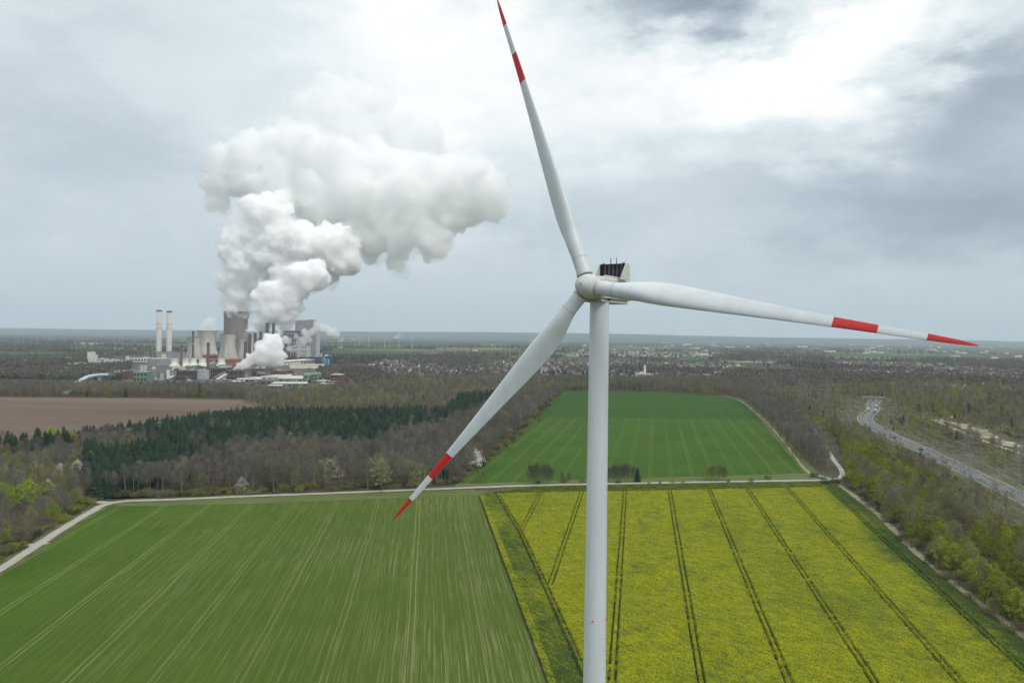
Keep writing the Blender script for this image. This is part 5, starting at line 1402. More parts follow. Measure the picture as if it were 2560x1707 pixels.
edge_bushes([D(1950, 1105), D(2030, 1168), D(2120, 1258), D(2220, 1338), D(2330, 1418), D(2450, 1510)], 150, ['bush_bare', 'bush_dark', 'bush_bare'], 'leafy belt', 4, (.6, 1.3))
for poly, nm in ((P_wleft, 1), (P_con, 2), (P_mid, 3), (P_back1, 4), (P_strip, 5), (P_backr, 6), (P_rwood, 7), (P_olive, 8)):
    sheet('forest_floor', [Vector((q[0], q[1], 0)) for q in poly], .02 + .002 * nm, M_floor)
sheet('scrub_land', P_corr, .02, M_scrub)

def to_px(x, y, z):
    v = Vector((x, y, z)) - Vector((0, 0, CAM_Z)); zz = v.dot(fwd)
    return CW / 2 + F * v.dot(R2) / zz, CH / 2 - F * v.dot(U2) / zz
def put_tree(kind, loc, sc, rot, var, label, group, parts=True):
    nm, cat = SPEC[kind]; a, b, whole = LIB[kind][var % NVAR[kind]]
    t = bpy.data.objects.new(nm, None); COL.objects.link(t); t.location = loc; t.rotation_euler = (0, 0, rot); t.scale = (sc, sc, sc)
    t['label'] = label; t['category'] = cat
    if group: t['group'] = group
    for n_, me in (('trunk', a), ('crown', b)):
        o = bpy.data.objects.new(n_, me); COL.objects.link(o); o.parent = t
    return t
for kd, loc, sc, lab, grp, var in SPECIAL:
    t = put_tree(kd, loc, sc, random.uniform(0, 6.3), var, lab, grp)
    if 'mistletoe' in lab:
        for _ in range(9):
            m = MB(); c_ = Vector((random.gauss(0, 2.8), random.gauss(0, 2.8), random.uniform(7, 14)))
            for _ in range(40): leafq(m, c_ + Vector((random.gauss(0, .3), random.gauss(0, .3), random.gauss(0, .3))), .14)
            o = m.build('mistletoe', V_misc, t)
# nearest individuals in view are things, the rest one mass per kind
byk = {}
for e in ALL: byk.setdefault(e[0], []).append(e)
GRPLAB = {'copse': 'bare tree', 'bare': 'leafless tree', 'budding': 'budding tree', 'conifer': 'dark conifer', 'olive': 'olive green tree', 'lime': 'lime green tree', 'pale': 'pale green tree', 'blossom': 'white blossoming tree', 'bush_bare': 'low bare bush', 'bush_green': 'low green bush', 'bush_dark': 'low dark bush'}
ZONES = {
 'left wood': [(90, 'by the picture edge'), (170, 'left of the white blossoms'), (9999, 'near the track junction')],
 'conifer block': [(260, 'at its left corner'), (420, 'above the junction'), (620, 'right of the clearing'), (850, 'in its middle'), (9999, 'near the lower blade')],
 'bare wood': [(420, 'right of the conifer corner'), (605, 'left of the lone blossom tree'), (800, 'right of the lone blossom tree'), (955, 'left of the pale round trees'), (1130, 'behind the lower blade tip'), (9999, 'along the far field edge')],
 'leafy belt': [(2160, 'by the track bend'), (2260, 'beside the field corner'), (2360, 'above the worn path'), (2460, 'left of the big pylon line'), (9999, 'at the picture edge')],
 'bare wood right of far field': [(1950, 'at its top'), (2010, 'in its middle'), (9999, 'at the track bend')],
 'scrub by the motorway': [(2150, 'left of the road bend'), (2300, 'beside the road straight'), (2450, 'near the big pylon'), (9999, 'at the picture edge')]}
MEDS = {k: sorted(e[2] for e in ALL if e[6] == k) for k in set(e[6] for e in ALL)}
def tree_label(kd, e):
    reg = e[6]; px, _ = to_px(e[1], e[2], 6)
    zn = next((z_ for lim, z_ in ZONES.get(reg, [(99999, '')]) if px < lim), '')
    ys = MEDS[reg]; row = 'front of the ' if e[2] < ys[len(ys) // 3] else ('back of the ' if e[2] > ys[2 * len(ys) // 3] else '')
    size = 'small ' if e[3] < .72 else ('tall ' if e[3] > .92 else '')
    return size + GRPLAB[kd] + (', ' + row if row else ' in the ') + reg + (', ' + zn if zn else '')
def gn_instancer(name, meshes, pts, scl, rot, var, label, tilt=False):
    coll = bpy.data.collections.new(name + '_sources')
    for i, me in enumerate(meshes):
        coll.objects.link(bpy.data.objects.new('src_%02d' % i, me))
    me = bpy.data.meshes.new(name); me.vertices.add(len(pts)); me.vertices.foreach_set('co', np.asarray(pts, np.float32).ravel())
    for nm, arr, ty in (('scl', scl, 'FLOAT'), ('rot', rot, 'FLOAT'), ('var', var, 'INT')):
        at = me.attributes.new(nm, ty, 'POINT'); at.data.foreach_set('value', np.asarray(arr, np.int32 if ty == 'INT' else np.float32))
    me.update(); o = bpy.data.objects.new(name, me); COL.objects.link(o)
    ng = bpy.data.node_groups.new(name + '_nodes', 'GeometryNodeTree')
    ng.interface.new_socket('Geometry', in_out='INPUT', socket_type='NodeSocketGeometry'); ng.interface.new_socket('Geometry', in_out='OUTPUT', socket_type='NodeSocketGeometry')
    N = ng.nodes; gi = N.new('NodeGroupInput'); go = N.new('NodeGroupOutput'); ip = N.new('GeometryNodeInstanceOnPoints'); ci = N.new('GeometryNodeCollectionInfo')
    ci.inputs['Collection'].default_value = coll; ci.inputs['Separate Children'].default_value = True; ci.inputs['Reset Children'].default_value = True
    ip.inputs['Pick Instance'].default_value = True
    def na(nm, ty):
        n = N.new('GeometryNodeInputNamedAttribute'); n.data_type = ty; n.inputs['Name'].default_value = nm
        return n.outputs[0]
    cx = N.new('ShaderNodeCombineXYZ'); ng.links.new(na('rot', 'FLOAT'), cx.inputs[2])
    e2r = N.new('FunctionNodeEulerToRotation'); ng.links.new(cx.outputs[0], e2r.inputs[0])
    ng.links.new(gi.outputs[0], ip.inputs['Points']); ng.links.new(ci.outputs[0], ip.inputs['Instance'])
    ng.links.new(na('var', 'INT'), ip.inputs['Instance Index']); ng.links.new(e2r.outputs[0], ip.inputs['Rotation'])
    ng.links.new(na('scl', 'FLOAT'), ip.inputs['Scale']); ng.links.new(ip.outputs[0], go.inputs[0])
    md = o.modifiers.new('instances', 'NODES'); md.node_group = ng
    tag(o, label, kind='stuff'); return o
for kd, L in byk.items():
    vis, hid = [], []
    for e in L:
        px, py = to_px(e[1], e[2], 6)
        (vis if (-20 < px < CW + 20 and py < CH + 60 and e[2] > 100) else hid).append(e)
    cap = 300 - sum(1 for s_ in SPECIAL if s_[0] == kd)
    vis.sort(key=lambda e: e[1] ** 2 + e[2] ** 2)
    if kd in ('bare', 'conifer', 'budding', 'olive', 'bush_bare', 'bush_green') and len(vis) > cap:
        near, rest = vis[:cap], vis[cap:] + hid
    else: near, rest = vis[:cap], vis[cap:] + hid
    for e in near:
        reg = e[6]; put_tree(kd, (e[1], e[2], 0), e[3], e[4], e[5], tree_label(kd, e), '%s of the %s' % (SPEC[kd][0].replace('_', ' ') + ('es' if 'bush' in kd else 's'), reg))
    if rest:
        gn_instancer(SPEC[kd][0] + '_mass', [l[2] for l in LIB[kd]], [(e[1], e[2], 0) for e in rest], [e[3] for e in rest], [e[4] for e in rest], [e[5] for e in rest], 'further %ss of the woods, reading as one mass' % SPEC[kd][0].replace('_', ' '))
    print('VEG', kd, len(near), len(rest))
# far tree cover
FIELDS_FAR = [[G(*q) for q in pl] for pl in ([(700, 1003), (860, 972), (1130, 950), (1420, 955), (1900, 965), (1900, 1000), (1850, 990), (1400, 976), (700, 1012)],
    [(830, 893), (1190, 885), (1430, 893), (1400, 884), (1250, 876), (1000, 872), (830, 870)], [(1410, 897), (1480, 893), (1480, 889), (1410, 886)], [(1480, 872), (1560, 870), (1640, 874), (1560, 880), (1480, 880)],
    [(1690, 900), (1785, 898), (1775, 888), (1740, 886), (1700, 893)], [(1800, 905), (1942, 908), (1942, 903), (1800, 902)], [(1760, 927), (2100, 935), (2110, 927), (1960, 921), (1800, 917)], [(2075, 894), (2560, 905), (2560, 893), (2300, 886), (2080, 884)],
    [(2080, 903), (2400, 910), (2400, 907), (2080, 901)], [(-200, 892), (100, 893), (200, 887), (190, 880), (-200, 883)], [(200, 862), (480, 866), (480, 861), (200, 859)],
    [(300, 960), (560, 966), (700, 972), (850, 968), (800, 935), (790, 910), (700, 905), (400, 890), (210, 908), (200, 912), (330, 912), (315, 935)])]
TOWN = [[G(*q) for q in pl] for pl in ([(930, 905), (1300, 898), (1560, 905), (1560, 962), (1290, 960), (1100, 972), (960, 945)], [(1560, 905), (1860, 912), (1900, 945), (1780, 958), (1560, 962)], [(2090, 906), (2560, 915), (2560, 965), (2380, 972), (2230, 958), (2110, 945)], [(1410, 878), (1500, 879), (1850, 882), (1840, 892), (1640, 893), (1420, 892)], [(60, 925), (300, 930), (290, 950), (0, 950)])]
def fartrees():
    n = 90000
    py = rs.uniform(0, 1, n); y = 1 / (py * (1 / 1250. - 1 / 7500.) + 1 / 7500.)
    x = rs.uniform(-.78, .78, n) * y
    ok = np.ones(n, bool)
    for pl in FIELDS_FAR: ok &= ~pip(pl, x, y)
    for a in (P_strip, P_back1, P_backr, P_corr): ok &= ~pip(a, x, y)
    ok &= ~((x < 650) & (y < 1480))
    for q_ in FF_RANDOM: ok &= ~pip(q_, x, y)
    # clumpiness
    r_ = np.random.RandomState(9); f = np.zeros(n)
    for k in range(14):
        a_ = r_.uniform(0, 6.3); w_ = r_.uniform(.002, .016); f += np.sin(x * w_ * math.cos(a_) + y * w_ * .7 * math.sin(a_) + r_.uniform(0, 6.3))
    intown = np.zeros(n, bool)
    for pl in TOWN: intown |= pip(pl, x, y)
    thr = np.where(intown, 1.8, np.where(y > 4500, .6, -1.1))
    ok &= (f > thr) | (rs.uniform(0, 1, n) < np.where(intown, .16, .05))
    for (lx, ly, rad) in KEEP_OUT[:0]: pass
    x, y = x[ok], y[ok]; n = len(x)
    g2 = np.sin(x * .004 + 1) * np.sin(y * .003) + rs.uniform(-1, 1, n) * .8
    var = np.where(g2 > .75, 2, np.where(g2 < -.95, 3, rs.randint(0, 2, n))); var = np.where(rs.uniform(0, 1, n) < .012, 4, var)
    sc = rs.uniform(.6, 1.15, n) * np.where(y > 3500, 1.25, 1)
    gn_instancer('far_woodland', FARM, np.stack([x, y, np.zeros(n)], 1), sc, rs.uniform(0, 6.3, n), var, 'distant woods and garden trees across the plain')
    print('VEG far', n)
fartrees()
# ------------------------------------------------------------------ towns
random.seed(33)
H_wall = [pbr('render_white', (.72, .71, .67), .85, .06, .2), pbr('render_cream', (.56, .50, .41), .85, .08, .2), pbr('render_grey', (.40, .39, .38), .85, .08, .2), pbr('brick_house', (.27, .15, .11), .9, .1, .2)]
H_roof = [pbr('slate_roof', (.085, .080, .085), .8, .15, .3), pbr('brown_tiles', (.13, .095, .080), .85, .15, .3), pbr('red_tiles', (.22, .11, .080), .85, .15, .3), pbr('grey_tiles', (.18, .17, .17), .85, .15, .3)]
HM = []
for (w_, l_, h_, rh) in ((9, 12, 5.5, 4), (8, 16, 5, 3.6), (10, 11, 4, 5), (9, 26, 6, 4)):
    a = MB(); a.box((0, 0, h_ / 2), (l_, w_, h_)); a.add([(-l_ / 2, -w_ / 2, h_), (-l_ / 2, w_ / 2, h_), (-l_ / 2, 0, h_ + rh), (l_ / 2, -w_ / 2, h_), (l_ / 2, w_ / 2, h_), (l_ / 2, 0, h_ + rh)], [(0, 2, 1), (3, 4, 5)])
    r_ = MB(); o = .45
    for s_ in (-1, 1):
        vs = [(-l_ / 2 - o, s_ * (w_ / 2 + o), h_ - .3), (l_ / 2 + o, s_ * (w_ / 2 + o), h_ - .3), (l_ / 2 + o, 0, h_ + rh + .1), (-l_ / 2 - o, 0, h_ + rh + .1)]
        vs += [(x, y, z + .25) for x, y, z in vs]
        r_.add(vs, [(0, 1, 2, 3), (7, 6, 5, 4), (0, 4, 5, 1), (1, 5, 6, 2), (2, 6, 7, 3), (3, 7, 4, 0)])
    c_ = MB().box((l_ * .22, .6, h_ + rh + .5), (.8, .8, 1.6))
    HM.append((a, r_, c_))
HOUSE = {}
def house_mesh(k, wi, ri):
    if (k, wi, ri) not in HOUSE:
        a, r_, c_ = HM[k]; HOUSE[(k, wi, ri)] = (mesh_of(a, 'wall', [H_wall[wi]]), mesh_of(r_, 'roof', [H_roof[ri]]), mesh_of(c_, 'chimney', [H_roof[2]]))
    return HOUSE[(k, wi, ri)]
def house(loc, rot, k, wi, ri, sc, label, group):
    a, r_, c_ = house_mesh(k, wi, ri)
    t = bpy.data.objects.new('house', None); COL.objects.link(t); t.location = loc; t.rotation_euler = (0, 0, rot); t.scale = (sc,) * 3
    t['label'] = label; t['category'] = 'house'; t['group'] = group
    o = bpy.data.objects.new('wall', a); COL.objects.link(o); o.parent = t
    q = bpy.data.objects.new('roof', r_); COL.objects.link(q); q.parent = t
    c2 = bpy.data.objects.new('chimney', c_); COL.objects.link(c2); c2.parent = q
    return t
WN = ['white', 'cream', 'grey', 'brick']; RN = ['slate', 'brown tiled', 'red tiled', 'grey tiled']
cand = []
TN = ['town left of the tower', 'town right of the tower', 'town beyond the motorway', 'far village behind the tower', 'hamlet left of the plant']
for ti, pl in enumerate(TOWN):
    p = np.array([(q[0], q[1]) for q in pl]); x0, y0 = p.min(0); x1, y1 = p.max(0)
    sp = (25, 25, 22, 40, 34)[ti]
    gx, gy = np.meshgrid(np.arange(x0, x1, sp), np.arange(y0, y1, sp * 1.3)); gx = (gx + rs.uniform(-.4, .4, gx.shape) * sp).ravel(); gy = (gy + rs.uniform(-.4, .4, gy.shape) * sp).ravel()
    ok = pip(pl, gx, gy) & (rs.uniform(0, 1, len(gx)) < (.55, .50, .62, .35, .2)[ti])
    for x, y in zip(gx[ok], gy[ok]):
        st = math.sin(x * .006 + y * .004 + ti) * 1.2
        cand.append((x, y, st + random.choice((0, math.pi / 2)) + random.uniform(-.1, .1), random.choices((0, 1, 2, 3), (5, 3, 4, 1))[0], random.choices((0, 1, 2, 3), (6, 2, 2, 1))[0], random.choices((0, 1, 2, 3), (7, 3, .7, 3))[0], random.uniform(.85, 1.15), ti))
cand.sort(key=lambda c: c[0] ** 2 + c[1] ** 2)
print('houses', len(cand))
for c in cand[:300]:
    house((c[0], c[1], 0), c[2], c[3], c[4], c[5], c[6], '%s walled house with a %s roof in the %s' % (WN[c[4]], RN[c[5]], TN[c[7]]), 'houses of the ' + TN[c[7]])
rest = cand[300:]
hm_, hkey = [], {}
def whole_house(k, wi, ri):
    if (k, wi, ri) not in hkey:
        a, r_, c_ = HM[k]; j = MB(); j.v = a.v + r_.v; o_ = len(a.v); j.f = a.f + [tuple(x + o_ for x in f) for f in r_.f]; j.mi = [0] * len(a.f) + [1] * len(r_.f)
        hkey[(k, wi, ri)] = len(hm_); hm_.append(mesh_of(j, 'house_whole', [H_wall[wi], H_roof[ri]]))
    return hkey[(k, wi, ri)]
vv = [whole_house(c[3], c[4], c[5]) for c in rest]
if rest: gn_instancer('house_mass', hm_, [(c[0], c[1], 0) for c in rest], [c[6] for c in rest], [c[2] for c in rest], vv, 'further houses of the towns, too small to tell apart')
# notable buildings of the towns
building(1568, 1592, 941, 951, 20, M_pale, M_roof, 'left cream wing of the white complex with the tall tower', name='town_building', rows=3, cols=6)
building(1592, 1632, 935, 951, 24, M_cladw, M_roof, 'stepped white main block under the slender white tower', name='town_building', rows=3, cols=6)
building(1600, 1612, 931, 950, 12, M_cladw, M_roof, 'white upper step beside the slender tower', name='town_building')
g_, s = P(1614, 950); t = empty('town_tower', g_ + Vector((0, 12, 0))); tag(t, 'slender white tower above the white town complex', 'tower')
MB().box((0, 0, (950 - 918) * s / 2), (5 * s, 5 * s, (950 - 918) * s)).build('shaft', M_cladw, t)
MB().box((0, 0, (950 - 917) * s + .4), (6.4 * s, 6.4 * s, 3 * s)).build('head', M_lgrey, t)
MB().box((0, 0, (950 - 915) * s + 1.5), (4 * s, 4 * s, 2 * s)).build('crown_block', M_cladw, t)
g_, s = P(971, 940); t = empty('water_tower', g_); tag(t, 'round brown water tower among the trees right of the plant', 'tower')
h_ = (940 - 917) * s
MB().lathe([(4.6 * s, 0), (4.6 * s, h_ * .9), (5.0 * s, h_ * .92), (5.0 * s, h_), (.1, h_ + 1.5)], 24).build('drum', pbr('tower_tan', (.33, .27, .24), .9, .1, .1), t)
for k in range(4): MB().box((0, -4.62 * s, h_ * (.2 + .18 * k)), (.6 * s, .4, 1.2 * s)).build('window', M_glass, t)
for (a, b, tp, ba, dp, wl, rf, lb) in (
    (1913, 1937, 998, 1006, 10, M_cladw, M_roof, 'small white building with a flat roof in the woods right of the far field'), (1903, 1945, 996, 999, 8, M_cladw, M_roof, 'pale flat roof just behind the small white building'),
    (1022, 1040, 901, 906, 25, M_cladw, M_roof, 'left white hall of the industrial estate beyond the plant'), (1040, 1062, 902, 909, 30, M_lgrey, M_roof, 'right white hall of the industrial estate beyond the plant'), (920, 934, 911, 915, 25, M_cladw, M_roof, 'white roofed hall right of the blue buildings'), (1072, 1088, 919, 923, 20, M_cladw, M_roof, 'bright white roof left of the lower blade'),
    (1145, 1180, 924, 930, 26, M_pale, M_roof, 'long low cream hall left of the lower blade'), (1180, 1195, 927, 931, 16, M_lgrey, M_lblue, 'low bluish hall next to the long cream one'), (1148, 1166, 945, 954, 16, M_pale, M_roof, 'cream flat block right of the three dark conifers'), (1345, 1358, 931, 940, 14, M_pale, M_roofd, 'cream block of flats right of the lower blade'),
    (1180, 1200, 902, 904, 20, M_cladw, M_roof, 'thin white hall far left of the lower blade'), (1788, 1805, 930, 944, 14, M_cladw, M_roof, 'white gabled hall in the right town'), (1760, 1768, 928, 933, 14, M_cladw, M_roof, 'small white block in the right town'), (1795, 1835, 929, 934, 20, M_cladw, M_roof, 'long white school building in the right town'), (1836, 1856, 930, 935, 20, M_pale, M_roof, 'cream hall at the right of the long white one'),
    (1862, 1900, 933, 941, 20, M_pale, M_roof, 'cream building row at the far right of the right town'), (1895, 1925, 935, 941, 16, M_cladw, M_roof, 'white block behind the cream row'), (1680, 1700, 936, 941, 14, M_brick_r, M_roof, 'red and white hall left of the school'), (1702, 1740, 917, 925, 22, M_cladw, M_roof, 'cluster of white blocks behind the right town'),
    (2351, 2402, 922, 927, 24, M_cladw, M_roof, 'long white hall in the town beyond the motorway'), (2406, 2430, 921, 925, 20, M_cladw, M_roof, 'shorter white hall beside the long one'), (2475, 2505, 947, 957, 20, M_cladw, M_roof, 'stepped white building at the right of the far town'), (2481, 2490, 943, 950, 12, M_cladw, M_roof, 'white upper storey on the stepped building'),
    (2238, 2277, 959, 964, 18, M_cladw, M_cladw, 'low white building at the near edge of the far town'), (2208, 2224, 951, 957, 12, M_cladw, M_brick_r, 'row of white and red houses at the edge of the far town'), (2138, 2150, 932, 938, 14, M_cladw, M_roof, 'small white building at the left of the far town'), (2152, 2162, 931, 935, 12, M_cladw, M_roof, 'second small white building at the left of the far town'),
    (2024, 2040, 952, 958, 14, M_pale, M_roof, 'grey white building in the trees left of the motorway'), (2050, 2062, 950, 954, 14, M_cladw, M_roof, 'small pale building in the trees left of the motorway'), (1610, 1623, 869, 871.5, 30, M_pale, M_roof, 'tiny yellowish hall far behind the tower'), (1728, 1745, 880, 883, 40, M_cladw, M_cladw, 'long white roof of the far village'),
    (186, 206, 857, 859.5, 40, M_cladw, M_cladw, 'small white hall far away at the left'), (220, 243, 858, 860.5, 40, M_cladw, M_cladw, 'long white hall far away at the left'), (990, 997, 832, 846, 60, M_lgrey, M_lgrey, 'left of two pale chimneys at the horizon'), (1000, 1006, 832, 847, 60, M_lgrey, M_lgrey, 'right of two pale chimneys at the horizon')):
    building(a, b, tp, ba, dp, wl, rf, lb, name='town_building', rows=2 if ba - tp > 5 else 0, cols=6)
# white pyramid roof and tent
for px, py, sc_, lb in ((2262, 962, 5, 'white pyramid roof on the low building of the far town'), (2512, 976, 6, 'white pointed tent roofs at the lower right of the far town'), (2522, 975, 5, 'second white pointed tent roof'), (2496, 977, 4, 'smaller white pointed tent roof'), (1684, 957, 5, 'small white pointed gable above the wood behind the far field')):
    g_, s = P(px, py); r_ = sc_ * s
    t = MB().add([(-r_, -r_, 3), (r_, -r_, 3), (r_, r_, 3), (-r_, r_, 3), (0, 0, 3 + r_ * 1.3), (-r_, -r_, 0), (r_, -r_, 0), (r_, r_, 0), (-r_, r_, 0)], [(0, 1, 4), (1, 2, 4), (2, 3, 4), (3, 0, 4), (5, 6, 1, 0), (6, 7, 2, 1), (7, 8, 3, 2), (8, 5, 0, 3)]).build('tent_roof', M_cladw, None, g_)
    tag(t, lb, 'roof')
# warehouses scattered in the far plain: pale specks
random.seed(5)
wh = []
for i in range(85):
    y = random.uniform(4200, 14000); x = random.uniform(-.72, .72) * y
    if random.random() < .5: x = abs(x)
    wh.append((x, y))
m = MB().box((0, 0, 4), (60, 26, 8))
mm = MB().box((0, 0, 4), (26, 18, 8))
gn_instancer('far_hall_mass', [mesh_of(m, 'far_hall', [M_cladw]), mesh_of(mm, 'far_hall_small', [M_pale])], [(x, y, 0) for x, y in wh], [random.uniform(.7, 1.6) for _ in wh], [random.uniform(-.3, .3) for _ in wh], [random.randrange(2) for _ in wh], 'pale specks of halls and houses across the far plain')

# ------------------------------------------------------------------ pylons and cables
M_lat = pbr('pylon_steel', (.23, .25, .24), .6, .1, .5, .4, metal=.2)
def pylon(px, py, H, ang, label):
    g_ = G(px, py); t = empty('pylon', g_, ang); tag(t, label, 'pylon', 'lattice pylons along the motorway')
    bw = 7.5 * H / 45; hw = lambda z: (bw / 2) * (1 - z / H) ** 1.0 * .86 + .65 if z < H * .62 else .65 + (bw / 2 * .38 * .86) * max(0, (1 - (z - H * .62) / (H * .38)))
    legs, brace = MB(), MB(); zs = [0]; z = 0
    while z < H * .96: z += max(2.0, hw(z) * 1.75); zs.append(min(z, H * .97))
    for a, b in zip(zs[:-1], zs[1:]):
        for sx_, sy_ in ((-1, -1), (1, -1), (1, 1), (-1, 1)): legs.tube((sx_ * hw(a), sy_ * hw(a), a), (sx_ * hw(b), sy_ * hw(b), b), .12, .11, 4, caps=False)
        cs = [(-1, -1), (1, -1), (1, 1), (-1, 1)]
        for i in range(4):
            (x0, y0), (x1, y1) = cs[i], cs[(i + 1) % 4]
            brace.tube((x0 * hw(a), y0 * hw(a), a), (x1 * hw(b), y1 * hw(b), b), .05, .05, 3, caps=False); brace.tube((x1 * hw(a), y1 * hw(a), a), (x0 * hw(b), y0 * hw(b), b), .05, .05, 3, caps=False)
            brace.tube((x0 * hw(b), y0 * hw(b), b), (x1 * hw(b), y1 * hw(b), b), .05, .05, 3, caps=False)
    legs.build('leg_frame', M_lat, t); br = brace.build('bracing', M_lat, t); br['kind'] = 'stuff'
    MB().tube((0, 0, H * .97), (0, 0, H), .15, .08, 4).build('peak', M_lat, t)
    ends = []
    for zf, aw in ((.62, 12.5), (.74, 9.0), (.86, 6.5)):
        for s_ in (-1, 1):
            z = H * zf; m = MB(); w0 = hw(z); aw2 = aw * H / 45
            for y in (-1, 1):
                m.tube((s_ * w0, y * w0, z), (s_ * aw2, 0, z + .3), .11, .09, 3, caps=False); m.tube((s_ * w0, y * w0, z + 1.9), (s_ * aw2, 0, z + .4), .10, .08, 3, caps=False)
                for k in range(1, 5):
                    f_ = k / 5; xa = s_ * (w0 + (aw2 - w0) * f_); m.tube((xa, y * w0 * (1 - f_), z + .3 * f_), (s_ * (w0 + (aw2 - w0) * (f_ - .12)), y * w0 * (1 - f_ + .12), z + 1.9 - 1.5 * (f_ - .12)), .05, .05, 3, caps=False)
            arm = m.build('cross_arm', M_lat, t)
            for xf in (1.0, .55):
                MB().tube((s_ * aw2 * xf, 0, z + .2), (s_ * aw2 * xf, 0, z - 2.4), .12, .12, 6).build('insulator', M_dgrey, arm)
                ends.append((s_ * aw2 * xf, z - 2.4))
    ends.append((0, H))
    ca, sa = math.cos(ang), math.sin(ang)
    return [Vector((g_.x + x * ca, g_.y + x * sa, z)) for x, z in ends]
def lineang(a, b):
    d = G(*b) - G(*a); return math.atan2(d.y, d.x) - math.pi / 2
L1 = [(2414, 1268), (2124, 1104), (1998, 1029)]; L2 = [(2553, 1308), (2215, 1116), (2067, 1026)]
a1, a2 = lineang(L1[0], L1[2]), lineang(L2[0], L2[2])
names1 = ['big lattice pylon standing by the leafy belt near the right edge', 'lattice pylon left of the motorway bend', 'farther lattice pylon behind the bare wood']
names2 = ['lattice pylon cut by the right picture edge', 'lattice pylon beside the motorway straight', 'farther lattice pylon left of the motorway bridge']
E1 = [pylon(*p, 45, a1, n_) for p, n_ in zip(L1, names1)]; E2 = [pylon(*p, 46, a2, n_) for p, n_ in zip(L2, names2)]
for far in ((1922, 906, 40), (1941, 905, 40), (939, 873, 45), (2012, 900, 40)):
    pylon(far[0], far[1], far[2], .4, 'small distant lattice pylon on the plain at the %s' % {1922: 'left of the far pair', 1941: 'right of the far pair', 939: 'centre, among the far wind turbines', 2012: 'right behind the woods'}[far[0]])
def cable(p, q, sag, r_=.042):
    m = MB(); prev = None; o_ = Vector((p.x, p.y, 0))
    n_ = 18
    for i in range(n_ + 1):
        t_ = i / n_; c_ = p.lerp(q, t_) - o_; c_.z -= sag * 4 * t_ * (1 - t_)
        if prev is not None: m.tube(prev, c_, r_, r_, 3, caps=False)
        prev = c_
    o = m.build('power_cable', M_cab, None, o_)
    tag(o, 'thin grey power cable slung between the lattice pylons', 'power cable', 'power cables between the pylons')
M_cab = pbr('cable_alloy', (.30, .31, .31), .5, .05, 1.0, .5)
for E in (E1, E2):
    d = (E[0][0] - E[1][0]); d.z = 0; ext = [p + d.normalized() * 330 for p in E[0]]
    d2 = (E[2][0] - E[1][0]); d2.z = 0; ext2 = [p + d2.normalized() * 420 for p in E[2]]
    for A, B in ((ext, E[0]), (E[0], E[1]), (E[1], E[2]), (E[2], ext2)):
        for p, q in zip(A, B): cable(p, q, min(14, (p - q).length * .032))

